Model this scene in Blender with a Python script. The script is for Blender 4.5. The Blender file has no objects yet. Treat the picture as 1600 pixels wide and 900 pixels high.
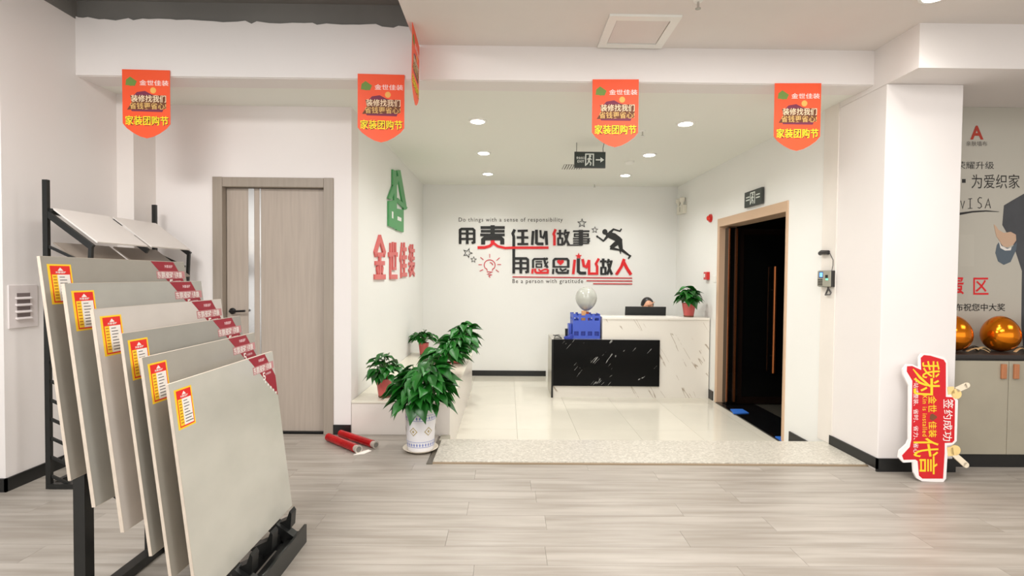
import bpy, bmesh, math, random
from mathutils import Vector, Matrix, Euler
R = math.radians
random.seed(7)
SC = bpy.context.scene
COL = SC.collection

# ------------------------------------------------------------------ camera, world, lights, exposure
EYE = 1.34
cam_d = bpy.data.cameras.new('camera'); cam = bpy.data.objects.new('camera', cam_d); COL.objects.link(cam)
cam_d.sensor_width = 36; cam_d.lens = 18.0; cam_d.clip_start = 0.05
CAMROT = Matrix.Rotation(R(-0.5), 3, 'Z') @ Matrix.Rotation(R(90 - 1.36), 3, 'X') @ Matrix.Rotation(0.009, 3, 'Z')
cam.location = (0, 0, EYE); cam.rotation_euler = CAMROT.to_euler()
SC.camera = cam

w = bpy.data.worlds.new('world'); SC.world = w; w.use_nodes = True
w.node_tree.nodes['Background'].inputs[0].default_value = (1.0, 0.985, 0.965, 1)
w.node_tree.nodes['Background'].inputs[1].default_value = 0.85

def area(name, loc, sx, sy, power, col=(1, .975, .95), rot=(0, 0, 0)):
    l = bpy.data.lights.new(name, 'AREA'); l.shape = 'RECTANGLE'; l.size = sx; l.size_y = sy; l.energy = power; l.color = col
    o = bpy.data.objects.new(name, l); o.location = loc; o.rotation_euler = rot; COL.objects.link(o); return o
area('ceiling_lamp', (1.4, 0.6, 2.93), 1.6, .9, 36)
area('ceiling_lamp', (1.4, 2.3, 2.93), 1.6, .6, 20)
area('ceiling_lamp', (-2.2, 1.0, 3.2), 1.2, 1.2, 66)
area('ceiling_lamp', (5.0, 1.5, 2.93), 1.6, 1.2, 15)
SC.view_settings.view_transform = 'Standard'; SC.view_settings.look = 'None'
SC.view_settings.exposure = 1.06; SC.view_settings.gamma = 1.0; SC.view_settings.use_curve_mapping = False

# ------------------------------------------------------------------ helpers
def ray(px, py):
    return CAMROT @ Vector(((px - 800) / 800, -(py - 450) / 800, -1))
def at(px, py, X=None, Y=None, Z=None):
    d = ray(px, py)
    t = (X / d.x) if X is not None else (Y / d.y) if Y is not None else ((Z - EYE) / d.z)
    return Vector((d.x * t, d.y * t, EYE + d.z * t))

def srgb(c):
    return tuple(((v / 255) / 12.92 if v / 255 <= .04045 else ((v / 255 + .055) / 1.055) ** 2.4) for v in c[:3])
MATS = {}
def mat(name, rgb, rough=.5, metal=0., noise=0., nscale=6., stretch=(1, 1, 1), bump=0., rnd=0., emit=None, estr=0., coat=0., rgb2=None, trans=0.):
    if name in MATS: return MATS[name]
    m = bpy.data.materials.new(name); m.use_nodes = True; nt = m.node_tree; b = nt.nodes['Principled BSDF']
    c = srgb(rgb) + (1,)
    b.inputs['Base Color'].default_value = c; b.inputs['Roughness'].default_value = rough; b.inputs['Metallic'].default_value = metal
    b.inputs['Coat Weight'].default_value = coat; b.inputs['Transmission Weight'].default_value = trans
    if emit: b.inputs['Emission Color'].default_value = srgb(emit) + (1,); b.inputs['Emission Strength'].default_value = estr
    tc = nt.nodes.new('ShaderNodeTexCoord'); mp = nt.nodes.new('ShaderNodeMapping'); nz = nt.nodes.new('ShaderNodeTexNoise')
    mp.inputs['Scale'].default_value = stretch; nz.inputs['Scale'].default_value = nscale; nz.inputs['Detail'].default_value = 5
    nt.links.new(tc.outputs['Object'], mp.inputs[0]); nt.links.new(mp.outputs[0], nz.inputs[0])
    src = None
    if noise or rgb2:
        c2 = srgb(rgb2) + (1,) if rgb2 else tuple(max(0, v * (1 - noise)) for v in c[:3]) + (1,)
        rp = nt.nodes.new('ShaderNodeValToRGB'); rp.color_ramp.elements[0].position = .35; rp.color_ramp.elements[1].position = .65
        rp.color_ramp.elements[0].color = c; rp.color_ramp.elements[1].color = c2
        nt.links.new(nz.outputs[0], rp.inputs[0]); src = rp.outputs[0]
    if rnd:
        oi = nt.nodes.new('ShaderNodeObjectInfo'); ad = nt.nodes.new('ShaderNodeVectorMath'); ad.operation = 'ADD'
        mu = nt.nodes.new('ShaderNodeMath'); mu.operation = 'MULTIPLY'; mu.inputs[1].default_value = 40
        nt.links.new(oi.outputs['Random'], mu.inputs[0]); nt.links.new(mp.outputs[0], ad.inputs[0]); nt.links.new(mu.outputs[0], ad.inputs[1])
        nt.links.new(ad.outputs[0], nz.inputs[0])
        mr = nt.nodes.new('ShaderNodeMapRange'); mr.inputs['To Min'].default_value = 1 - rnd; mr.inputs['To Max'].default_value = 1 + rnd * .4
        nt.links.new(oi.outputs['Random'], mr.inputs[0])
        hs = nt.nodes.new('ShaderNodeHueSaturation'); hs.inputs['Color'].default_value = c
        if src: nt.links.new(src, hs.inputs['Color'])
        nt.links.new(mr.outputs[0], hs.inputs['Value']); src = hs.outputs[0]
    if src: nt.links.new(src, b.inputs['Base Color'])
    if bump:
        bp = nt.nodes.new('ShaderNodeBump'); bp.inputs['Strength'].default_value = bump; bp.inputs['Distance'].default_value = .01
        nt.links.new(nz.outputs[0], bp.inputs['Height']); nt.links.new(bp.outputs[0], b.inputs['Normal'])
    MATS[name] = m; return m

def vein_mat(name, base, vein, scale, rot, pos, wid, rough, stretch, mask=.5):
    m = bpy.data.materials.new(name); m.use_nodes = True; nt = m.node_tree; b = nt.nodes['Principled BSDF']
    tc = nt.nodes.new('ShaderNodeTexCoord'); mp = nt.nodes.new('ShaderNodeMapping'); mp2 = nt.nodes.new('ShaderNodeMapping'); nz = nt.nodes.new('ShaderNodeTexNoise'); nm_ = nt.nodes.new('ShaderNodeTexNoise')
    mp.inputs['Rotation'].default_value = (0, rot, 0); mp2.inputs['Scale'].default_value = stretch
    nz.inputs['Scale'].default_value = scale; nz.inputs['Detail'].default_value = 2.5; nz.inputs['Roughness'].default_value = .5
    nm_.inputs['Scale'].default_value = 7; nm_.inputs['Detail'].default_value = 2
    rp = nt.nodes.new('ShaderNodeValToRGB'); e = rp.color_ramp.elements
    e[0].position = pos - wid; e[0].color = (0, 0, 0, 1); e[1].position = pos + wid; e[1].color = (0, 0, 0, 1); q = e.new(pos); q.color = (1, 1, 1, 1)
    rm = nt.nodes.new('ShaderNodeMapRange'); rm.inputs['From Min'].default_value = mask; rm.inputs['From Max'].default_value = mask + .07
    mu = nt.nodes.new('ShaderNodeMath'); mu.operation = 'MULTIPLY'; mx = nt.nodes.new('ShaderNodeMix'); mx.data_type = 'RGBA'
    mx.inputs[6].default_value = srgb(base) + (1,); mx.inputs[7].default_value = srgb(vein) + (1,)
    nt.links.new(tc.outputs['Object'], mp.inputs[0]); nt.links.new(mp.outputs[0], mp2.inputs[0]); nt.links.new(mp2.outputs[0], nz.inputs[0]); nt.links.new(tc.outputs['Object'], nm_.inputs[0])
    nt.links.new(nz.outputs[0], rp.inputs[0]); nt.links.new(nm_.outputs[0], rm.inputs[0]); nt.links.new(rp.outputs[0], mu.inputs[0]); nt.links.new(rm.outputs[0], mu.inputs[1])
    nt.links.new(mu.outputs[0], mx.inputs[0]); nt.links.new(mx.outputs[2], b.inputs['Base Color']); b.inputs['Roughness'].default_value = rough; b.inputs['Specular IOR Level'].default_value = .12 if sum(base) < 100 else .4
    return m

class MB:
    def __init__(s): s.v = []; s.f = []; s.mi = []; s.cur = 0
    def add(s, vs, fs):
        n = len(s.v); s.v += [Vector(v) for v in vs]
        for f in fs: s.f.append([n + i for i in f]); s.mi.append(s.cur)
        return s
    def box(s, x0, x1, y0, y1, z0, z1):
        return s.add([(x, y, z) for z in (z0, z1) for y in (y0, y1) for x in (x0, x1)],
                     [(0, 2, 3, 1), (4, 5, 7, 6), (0, 1, 5, 4), (2, 6, 7, 3), (0, 4, 6, 2), (1, 3, 7, 5)])
    def obox(s, a, b, wu, wv, up=(0, 0, 1)):
        a = Vector(a); b = Vector(b); d = (b - a).normalized(); u = Vector(up)
        if abs(d.dot(u)) > .98: u = Vector((1, 0, 0))
        p = d.cross(u).normalized(); q = p.cross(d)
        vs = [c + p * i * wu / 2 + q * j * wv / 2 for c in (a, b) for j in (-1, 1) for i in (-1, 1)]
        return s.add(vs, [(0, 2, 3, 1), (4, 5, 7, 6), (0, 1, 5, 4), (2, 6, 7, 3), (0, 4, 6, 2), (1, 3, 7, 5)])
    def prism(s, poly, ext):
        n = len(poly); ext = Vector(ext); vs = [Vector(p) for p in poly]; vs += [v + ext for v in vs]
        return s.add(vs, [list(range(n)), list(range(2 * n - 1, n - 1, -1))] + [(i, (i + 1) % n, n + (i + 1) % n, n + i) for i in range(n)])
    def tube(s, pts, r, n=8, rs=None):
        pts = [Vector(p) for p in pts]; rings = []; up = None
        for i, p in enumerate(pts):
            d = (pts[min(i + 1, len(pts) - 1)] - pts[max(i - 1, 0)]).normalized()
            if up is None: up = Vector((0, 0, 1)) if abs(d.z) < .9 else Vector((1, 0, 0))
            a = d.cross(up).normalized(); b = a.cross(d).normalized(); up = b; rr = rs[i] if rs else r
            rings.append([p + (a * math.cos(2 * math.pi * k / n) + b * math.sin(2 * math.pi * k / n)) * rr for k in range(n)])
        vs = [v for rg in rings for v in rg]; fs = []
        for i in range(len(pts) - 1):
            for k in range(n):
                fs.append((i * n + k, i * n + (k + 1) % n, (i + 1) * n + (k + 1) % n, (i + 1) * n + k))
        fs += [tuple(range(n))[::-1], tuple(range((len(pts) - 1) * n, len(pts) * n))]
        return s.add(vs, fs)
    def lathe(s, prof, c, n=24, axis='Z'):
        c = Vector(c); vs = []; fs = []
        for r, z in prof:
            for k in range(n):
                a = 2 * math.pi * k / n; v = (r * math.cos(a), r * math.sin(a), z)
                if axis == 'X': v = (z, r * math.cos(a), r * math.sin(a))
                if axis == 'Y': v = (r * math.cos(a), z, r * math.sin(a))
                vs.append(c + Vector(v))
        for i in range(len(prof) - 1):
            for k in range(n): fs.append((i * n + k, i * n + (k + 1) % n, (i + 1) * n + (k + 1) % n, (i + 1) * n + k))
        fs += [tuple(range(n))[::-1], tuple(range((len(prof) - 1) * n, len(prof) * n))]
        return s.add(vs, fs)
def box(*a): return MB().box(*a)

def wloc(o):
    v = Vector((0, 0, 0))
    while o: v += o.location; o = o.parent
    return v
def obj(name, mb, mats, parent=None, smooth=False, bevel=0., base=None):
    me = bpy.data.meshes.new(name)
    if not isinstance(mats, (list, tuple)): mats = [mats]
    if parent is not None: off = wloc(parent)
    else:
        xs = [v.x for v in mb.v]; ys = [v.y for v in mb.v]; zs = [v.z for v in mb.v]
        off = Vector(((min(xs) + max(xs)) / 2, (min(ys) + max(ys)) / 2, min(zs))) if base is None else Vector(base)
    loc = off if parent is None else Vector((0, 0, 0))
    me.from_pydata([tuple(v - off) for v in mb.v], [], mb.f)
    for m in mats: me.materials.append(m)
    for p, k in zip(me.polygons, mb.mi): p.material_index = k
    bm = bmesh.new(); bm.from_mesh(me); bmesh.ops.recalc_face_normals(bm, faces=bm.faces[:]); bm.to_mesh(me); bm.free()
    if smooth:
        for p in me.polygons: p.use_smooth = True
        try: me.set_sharp_from_angle(angle=R(40))
        except Exception: pass
    o = bpy.data.objects.new(name, me); COL.objects.link(o); o.location = loc
    if parent is not None: o.parent = parent
    if bevel:
        md = o.modifiers.new('bevel', 'BEVEL'); md.width = bevel; md.segments = 2; md.limit_method = 'ANGLE'
    return o
def tag(o, label, cat, group=None):
    o['label'] = label; o['category'] = cat
    if group: o['group'] = group
    return o
def thing(name, loc, label, cat, group=None):
    o = bpy.data.objects.new(name, None); o.empty_display_size = .1; COL.objects.link(o); o.location = loc
    return tag(o, label, cat, group)
def struct(name, mb, m, **k):
    o = obj(name, mb, m, **k); o['kind'] = 'structure'; return o
def copy_tree(o, parent=None):
    c = o.copy(); COL.objects.link(c)
    if parent: c.parent = parent
    for ch in list(o.children): copy_tree(ch, c)
    return c

# --- 2D outlines on a plane: M maps (x, y) to a point, n is the outward normal
def miter(pts, ws):
    pts = [Vector(p) for p in pts]
    if not isinstance(ws, (list, tuple)): ws = [ws] * len(pts)
    L = []; Rr = []
    for i, p in enumerate(pts):
        d0 = (p - pts[i - 1]).normalized() if i else None
        d1 = (pts[i + 1] - p).normalized() if i < len(pts) - 1 else None
        d0 = d0 or d1; d1 = d1 or d0
        n0 = Vector((-d0.y, d0.x)); n1 = Vector((-d1.y, d1.x)); b = (n0 + n1)
        b = b.normalized() if b.length > .01 else n0
        k = ws[i] / 2 / max(.45, b.dot(n0))
        L.append(p + b * k); Rr.append(p - b * k)
    return L + Rr[::-1]
def shape(mb, M, n, poly, t):
    k = mb.np = getattr(mb, 'np', 0) + 1   # overlapping strokes step up a hair so their faces never coincide
    mb.prism([M(p[0], p[1]) for p in poly], Vector(n) * (t + (.00012 if t > 0 else -.00012) * (k - 1))); return mb
def stroke(mb, M, n, pts, wd, t): return shape(mb, M, n, miter(pts, wd), t)
def circ(cx, cy, r, k=20, ry=None, a0=0):
    return [(cx + r * math.cos(a0 + 2 * math.pi * i / k), cy + (ry or r) * math.sin(a0 + 2 * math.pi * i / k)) for i in range(k)]
def star(cx, cy, r, rot=0, inner=.42):
    return [(cx + (r if i % 2 == 0 else r * inner) * math.sin(rot + math.pi * i / 5), cy - (r if i % 2 == 0 else r * inner) * math.cos(rot + math.pi * i / 5)) for i in range(10)]

TXT = {}
def glyphs(body, bold):
    k = (body, bold)
    if k in TXT: return TXT[k]
    cu = bpy.data.curves.new('lettering', 'FONT'); cu.body = body; cu.offset = bold; cu.space_character = 1.18 if body.isascii() and len(body) > 8 else 1.0; cu.resolution_u = 3
    o = bpy.data.objects.new('lettering', cu); COL.objects.link(o)
    dg = bpy.context.evaluated_depsgraph_get(); dg.update()
    me = bpy.data.meshes.new_from_object(o.evaluated_get(dg))
    vs = [v.co.copy() for v in me.vertices]; fs = [tuple(p.vertices) for p in me.polygons]
    bpy.data.objects.remove(o); bpy.data.curves.remove(cu); bpy.data.meshes.remove(me)
    x0 = min(v.x for v in vs); x1 = max(v.x for v in vs); y0 = min(v.y for v in vs); y1 = max(v.y for v in vs)
    vs = [((v.x - x0) / (x1 - x0), (v.y - y0) / (y1 - y0)) for v in vs]
    TXT[k] = (vs, fs); return TXT[k]
def letters(mb, body, M, n, rect, t=.001, bold=0., rot=0, solid=False):
    """lettering fitted into rect (x0,y0,x1,y1), y down, of the plane map M; rot=1 turns it a quarter clockwise"""
    vs, fs = glyphs(body, bold); x0, y0, x1, y1 = rect; n = Vector(n)
    def q(u, v):
        if rot: return M(x0 + v * (x1 - x0), y0 + u * (y1 - y0))
        return M(x0 + u * (x1 - x0), y1 - v * (y1 - y0))
    P = [q(u, v) + n * t for u, v in vs]
    mb.add(P, fs)
    if solid:
        B = [p - n * t for p in P]; cnt = {}
        for f in fs:
            for i in range(len(f)):
                a, b = f[i], f[(i + 1) % len(f)]; cnt.setdefault((min(a, b), max(a, b)), []).append((a, b))
        mb.add(P + B, [(b, a, a + len(P), b + len(P)) for e in cnt.values() if len(e) == 1 for a, b in e])
    return mb

# ------------------------------------------------------------------ materials
white = mat('white_wall_paint', (234, 229, 226), .75, noise=.02, nscale=1.5, bump=.02)
cream = mat('alcove_wall_paint', (238, 238, 234), .75, noise=.015, nscale=1.2, bump=.02)
gyps = mat('gypsum_ceiling', (226, 220, 215), .8, noise=.015)
acei = mat('alcove_ceiling_paint', (236, 237, 229), .8)
conc = mat('dark_raw_ceiling', (122, 120, 116), .9, noise=.12, nscale=3)
blk = mat('black_baseboard', (24, 25, 25), .35)
steel = mat('black_steel', (26, 27, 26), .35, noise=.2, nscale=20)
wood = mat('greige_oak_plank', (172, 165, 156), .36, nscale=3.0, stretch=(.5, 7, 1), rgb2=(148, 140, 130), rnd=.05, bump=.05)
slab = mat('floor_underlay', (120, 112, 104), .8)
ftile = mat('polished_floor_tile', (214, 209, 195), .1, noise=.04, nscale=2.5, rnd=.03)
grout = mat('tile_grout', (150, 146, 136), .8)
doorm = mat('taupe_wood_laminate', (178, 165, 152), .45, noise=.1, nscale=5, stretch=(9, 9, .5))
frm = mat('taupe_door_frame', (158, 147, 134), .45, noise=.08, nscale=5, stretch=(9, 9, .5))
chrome = mat('brushed_chrome', (205, 203, 200), .2, 1)
blkm = mat('black_metal', (20, 20, 20), .3, .3)
plastic_w = mat('white_plastic', (238, 238, 232), .35)
red = mat('red_print', (222, 18, 26), .45)
rblack = mat('black_acrylic', (17, 18, 16), .45)

# ------------------------------------------------------------------ setting
TZ = -.2   # level of the sunken reception floor
XR = 2.59; XL = -1.30; YB = 7.85; CZ = 2.72; YF = 3.65; YD = 4.27; XW = -3.04
FZ = 2.96; DZ = 3.24

fl = struct('floor', MB().box(-8, XL, -4, YD + .3, -.3, -.012).box(XL, -.52, -4, YD, -.3, -.012).box(-.52, 8, -4, 4.1, -.3, -.012), slab)
y = 1.35; i = 0; PW = .165
while y < YD:
    y1 = min(y + PW, YD); x = -3.4 - random.uniform(0, 1.1); xmax = -.565 if y > 3.62 - .01 else 4.6
    if y < 3.62 < y1: y1 = 3.62
    while x < xmax:
        x1 = x + 1.22
        a, b = max(x, -3.6), min(x1, xmax)
        if b - a > .02:
            obj('plank', box(a + .0006, b - .0006, y + .0006, y1 - .0006, -.012, 0), wood, fl)
        if y >= 3.62 and x < 3.2 and xmax < 0: pass
        x = x1
    y = y1; i += 1
for x in (2.6, 3.82, 5.04):   # planks beside and behind the column line, right of the granite
    obj('plank', box(x + .001, x + 1.219, 3.621, 3.785, -.012, 0), wood, fl)
obj('far_flooring', MB().box(-8, 8, -4, 1.35, -.012, 0).box(-8, -3.6, 1.35, 3.11, -.012, 0).box(4.6, 8, 1.35, 3.97, -.012, 0), wood, fl)

tf = struct('floor_reception', box(-1.3, XR + 2.4, 4.11, YB, TZ - .1, TZ - .01), grout)
xs = [-1.3, -.483, .107, .697, 1.287, 1.877, 2.467, 3.06, 3.65, 4.3, 4.99]
for a, b in zip(xs, xs[1:]):
    for k in range(4):
        y0 = 4.11 + k * 1.0
        obj('floor_tile', box(a + .001, b - .001, y0 + .001, min(y0 + 1.0, YB) - .001, TZ - .01, TZ), ftile, tf)

# granite sill between the two levels
gm = bpy.data.materials.new('speckled_granite'); gm.use_nodes = True; nt = gm.node_tree
vo = nt.nodes.new('ShaderNodeTexVoronoi'); vo.inputs['Scale'].default_value = 75; tc = nt.nodes.new('ShaderNodeTexCoord')
mp = nt.nodes.new('ShaderNodeMapping'); mp.inputs['Scale'].default_value = (1, 1.8, 1); mp.inputs['Rotation'].default_value = (0, 0, .4)
rp = nt.nodes.new('ShaderNodeValToRGB'); rp.color_ramp.elements[0].color = srgb((166, 160, 149)) + (1,); rp.color_ramp.elements[1].color = srgb((214, 209, 198)) + (1,)
e = rp.color_ramp.elements.new(.5); e.color = srgb((190, 185, 173)) + (1,)
nt.links.new(tc.outputs['Object'], mp.inputs[0]); nt.links.new(mp.outputs[0], vo.inputs['Vector']); nt.links.new(vo.outputs['Color'], rp.inputs[0])
nt.links.new(rp.outputs[0], nt.nodes['Principled BSDF'].inputs['Base Color']); nt.nodes['Principled BSDF'].inputs['Roughness'].default_value = .3
struct('trim_1', box(-.52, XR, 3.62, 4.11, -.19, .018), gm, bevel=.003)
struct('trim_2', MB().prism([(-.565, 3.60, .006), (-.522, 3.60, .006), (-.522, 4.11, .006), (-.545, 4.11, .006)], (0, 0, -.012)), mat('bronze_floor_trim', (104, 98, 86), .4, .4))
struct('trim_3', box(-.522, XR, 3.607, 3.62, 0, .01), mat('brown_edge_trim', (150, 132, 108), .45))
struct('trim_4', box(-.545, -.47, 4.11, YD, TZ, 0), mat('grey_step_stone', (168, 164, 148), .4, noise=.1))

# walls
DL, DR, DT = -2.44, -1.446, 2.135
wd = MB().box(XW, DL, YD, YD + .2, 0, CZ).box(DR, XL, YD, YD + .2, -.3, CZ).box(DL, DR, YD, YD + .2, DT, CZ).box(DL - .1, DR + .1, YD + .24, YD + .3, 0, CZ)
struct('wall_door', wd, white)
struct('wall_alcove_left', box(XL - .15, XL, YD + .2, YB + .2, -.3, CZ), cream)
struct('wall_back', box(XL - .15, XR + .3, YB, YB + .2, -.3, CZ + .1), cream)
OY0, OY1, OZ = 4.72, 6.30, 2.06
struct('wall_right', MB().box(XR, XR + .2, 4.04, OY0, -.3, CZ).box(XR, XR + .2, OY1, YB, -.3, CZ).box(XR, XR + .2, OY0, OY1, OZ, CZ), cream)
struct('column', box(XR, 3.12, 3.52, 4.04, -.2, 2.68), white, bevel=.006)
struct('wall_poster', box(3.12, 8, 3.97, 4.1, 0, 2.68), mat('grey_green_wall', (205, 200, 190), .6))
struct('wall_left', box(-8, XW, 3.11, 4.5, 0, 3.11), white)
struct('wall_left_upper', box(-8, XW + .004, 3.11, 4.5, 3.11, 3.5), conc)
struct('trim_5', MB().box(XW, XW + .13, 4.02, YD, 0, CZ), mat('patched_pipe_casing', (232, 226, 221), .8, noise=.06, nscale=2.2))
struct('trim_6', box(XR - .006, XR, 4.02, 4.2, .02, CZ), mat('patched_plaster_strip', (236, 230, 222), .6, noise=.07, nscale=3, stretch=(1, 1, .5)))
# ceilings and beams
struct('ceiling_alcove', box(XW - .1, XR + .3, YF + .2, YB + .2, CZ, CZ + .1), acei)
# raw beam with its jagged white skim coat
struct('beam', MB().box(XW - .1, XR, YF + .012, YF + .22, CZ + .001, DZ + .2), conc)
top = []; x = -.655
random.seed(3)
while x > XW - .02:
    top.append((x, YF, 3.10 + random.uniform(-.012, .012) - .012 * (x + 1.8))); x -= random.uniform(.03, .09)
skim = [(XR, YF, CZ), (XR, YF, FZ), (-.655, YF, FZ)] + top + [(XW, YF, 3.13), (XW, YF, CZ)]
struct('wall_beam_face', MB().prism(skim, (0, .012, 0)).box(XW, XR, YF + .012, YF + .2, CZ - .004, CZ + .001), white)
struct('ceiling_gypsum', MB().box(-.65, 8, -4, YF, FZ, FZ + .06).box(-.66, -.6501, -4, YF, FZ, DZ), gyps)
struct('ceiling_raw', box(-8, -.62, -4, YF + .2, DZ, DZ + .1), conc)
struct('trim_7', MB().box(XR, 8, 3.25, 4.04, 2.68, FZ), white)
struct('wall_side_left', box(-8.1, -8, -4, 4, 0, 3.5), white)
struct('wall_side_right', box(8, 8.1, -4, 4.1, 0, 3.3), white)
# baseboards
BH = .082
struct('baseboard_left', MB().box(XW, XW + .012, 3.098, YD, 0, BH).box(-8, XW + .012, 3.098, 3.11, 0, BH), blk)
struct('baseboard_door', MB().box(DR, XL, YD - .012, YD, 0, BH).box(XW, DL, YD - .012, YD, 0, BH), blk)
struct('baseboard_back', box(XL, .60, YB - .012, YB, TZ, TZ + BH), blk)
struct('baseboard_right', MB().box(XR - .012, XR, OY1 + .06, YB, TZ, TZ + BH * 1.4).box(XR - .012, XR, 4.12, OY0 - .1, TZ, TZ + .145), blk)
struct('baseboard_column', MB().box(XR - .012, XR, 3.508, 4.04, .019, BH + .01).box(XR - .012, 3.132, 3.508, 3.52, 0, BH + .01).box(3.12, 3.132, 3.52, 3.6, 0, BH), blk)

# ceiling hatch
h = thing('ceiling_hatch', (.84, 3.43, FZ - .01), 'square white access hatch set in the main gypsum ceiling', 'hatch')
hx0, hx1, hy0, hy1 = .615, 1.065, 3.19, 3.63
obj('frame', MB().box(hx0, hx1, hy0, hy0 + .055, FZ - .014, FZ).box(hx0, hx1, hy1 - .055, hy1, FZ - .014, FZ).box(hx0, hx0 + .055, hy0 + .055, hy1 - .055, FZ - .014, FZ).box(hx1 - .055, hx1, hy0 + .055, hy1 - .055, FZ - .014, FZ), plastic_w, h)
obj('panel', box(hx0 + .059, hx1 - .059, hy0 + .059, hy1 - .066, FZ - .008, FZ), gyps, h)

# ------------------------------------------------------------------ downlights
lampE = mat('lamp_diffuser', (255, 255, 250), .5, emit=(255, 250, 238), estr=14)
def downlight(x, y, z, label, r=.072, power=9):
    t = thing('downlight', (x, y, z), label, 'light', 'round recessed ceiling downlights')
    obj('trim_ring', MB().lathe([(r * .8, 0), (r * .86, -.012), (r * 1.12, -.01), (r * 1.16, 0)], (x, y, z), 28), plastic_w, t, smooth=True)
    obj('diffuser', MB().lathe([(r * .3, -.0145), (r * .84, -.0125), (r * .84, -.002)], (x, y, z), 28), lampE, t, smooth=True)
    l = bpy.data.lights.new('downlight_bulb', 'SPOT'); l.energy = power; l.spot_size = R(150); l.spot_blend = 1; l.shadow_soft_size = .07; l.color = (1, .98, .94)
    o = bpy.data.objects.new('downlight_bulb', l); COL.objects.link(o); o.location = (0, 0, -.03); o.parent = t
side = {0: 'left', 1: 'right'}
row = ['nearest the beam', 'in the middle of its row', 'nearest the back wall']
for s, X in ((0, -.28), (1, 1.58)):
    for k, Y in enumerate((4.6, 5.78, 6.95)):
        downlight(X, Y, CZ, f"round downlight in the {side[s]} row of the reception ceiling, {row[k]}", power=34)
downlight(2.42, 2.93, FZ, 'round downlight in the main ceiling near the right-hand wall box', power=12)
downlight(.08, 2.86, FZ, 'round downlight in the main ceiling above the walkway', power=12)

# ------------------------------------------------------------------ interior door
d = struct('door_1', box(DL + .085, DR - .085, YD + .05, YD + .09, .012, DT - .085), doorm)
zt = DT - .085
def XD(px, Y=YD + .05): return at(px, 480, Y=Y).x
obj('door_strip', box(XD(389), XD(398), YD + .046, YD + .05, .012, zt), chrome, d)
obj('door_strip', box(XD(406.5), XD(408.5), YD + .046, YD + .05, .012, zt), chrome, d)
hp = at(363, 486, Y=YD + .04)
obj('handle', MB().lathe([(.026, 0), (.026, -.012), (.012, -.016), (.010, -.05)], (hp.x, YD + .05, hp.z), 16, 'Y').tube([(hp.x, YD + .005, hp.z), (hp.x + .05, YD, hp.z), (hp.x + .125, YD + .004, hp.z + .004)], .009), blkm, d, smooth=True)
struct('door_frame', MB().box(DL, DL + .08, YD - .015, YD + .2, 0, DT).box(DR - .08, DR, YD - .015, YD + .2, 0, DT).box(DL + .08, DR - .08, YD - .012, YD + .2, DT - .08, DT - .002), frm, bevel=.004)
struct('door_threshold', box(DL + .08, DR - .08, YD + .03, YD + .1, 0, .01), blk)

# ------------------------------------------------------------------ glass entrance
cop = mat('rose_copper_metal', (216, 184, 154), .35, .25)
copd = mat('copper_pull', (186, 112, 66), .25, .9)
frame = MB().box(XR - .012, XR + .2, OY0 - .001, OY0 + .03, TZ, OZ - .1).box(XR - .012, XR + .2, OY1 - .06, OY1, TZ, OZ - .1).box(XR - .012, XR + .2, OY0, OY1, OZ - .1, OZ)
struct('door_frame_entrance', frame, cop, bevel=.003)
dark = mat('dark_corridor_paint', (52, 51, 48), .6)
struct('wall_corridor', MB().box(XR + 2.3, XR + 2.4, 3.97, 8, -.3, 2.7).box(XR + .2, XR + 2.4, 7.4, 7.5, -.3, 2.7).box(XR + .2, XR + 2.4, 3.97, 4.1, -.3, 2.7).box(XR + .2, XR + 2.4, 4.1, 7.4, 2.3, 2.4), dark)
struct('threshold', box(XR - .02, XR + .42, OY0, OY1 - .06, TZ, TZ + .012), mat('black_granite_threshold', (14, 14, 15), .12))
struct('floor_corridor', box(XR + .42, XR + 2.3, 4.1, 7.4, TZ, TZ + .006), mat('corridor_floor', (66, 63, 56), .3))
glass = mat('dark_tinted_glass', (10, 11, 11), .06)
gd = thing('glass_door', (XR + .55, 6.2, TZ), 'dark tinted glass entrance door leaf swung open, with long copper pull handle', 'door')
gx0, gx1, gy = XR + .2, XR + 1.0, 6.16
obj('glass_pane', box(gx0 + .05, gx1 - .05, gy, gy + .012, TZ + .1, 1.86), glass, gd)
obj('door_rail', box(gx0, gx1, gy - .02, gy + .03, TZ + .02, TZ + .1), mat('dark_copper', (48, 34, 28), .25, .7), gd)
obj('door_rail', box(gx0, gx1, gy - .02, gy + .03, 1.86, 1.93), MATS['dark_copper'], gd)
obj('door_stile', box(gx0, gx0 + .05, gy - .02, gy + .03, TZ + .1, 1.86), MATS['dark_copper'], gd)
obj('door_stile', box(gx1 - .05, gx1, gy - .02, gy + .03, TZ + .1, 1.86), MATS['dark_copper'], gd)
for s, yy in (('a', gy - .065), ('b', gy + .075)):
    hx = gx1 - .39 if s == 'a' else gx1 - .32
    obj('pull_handle', MB().tube([(hx, yy, .2), (hx, yy, 1.48)], .019, 12), copd, gd, smooth=True)
    obj('handle_mount', MB().tube([(hx, yy, 1.2), (hx, gy + .01, 1.2)], .01).tube([(hx, yy, .4), (hx, gy + .01, .4)], .01), MATS['dark_copper'], gd)
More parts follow.
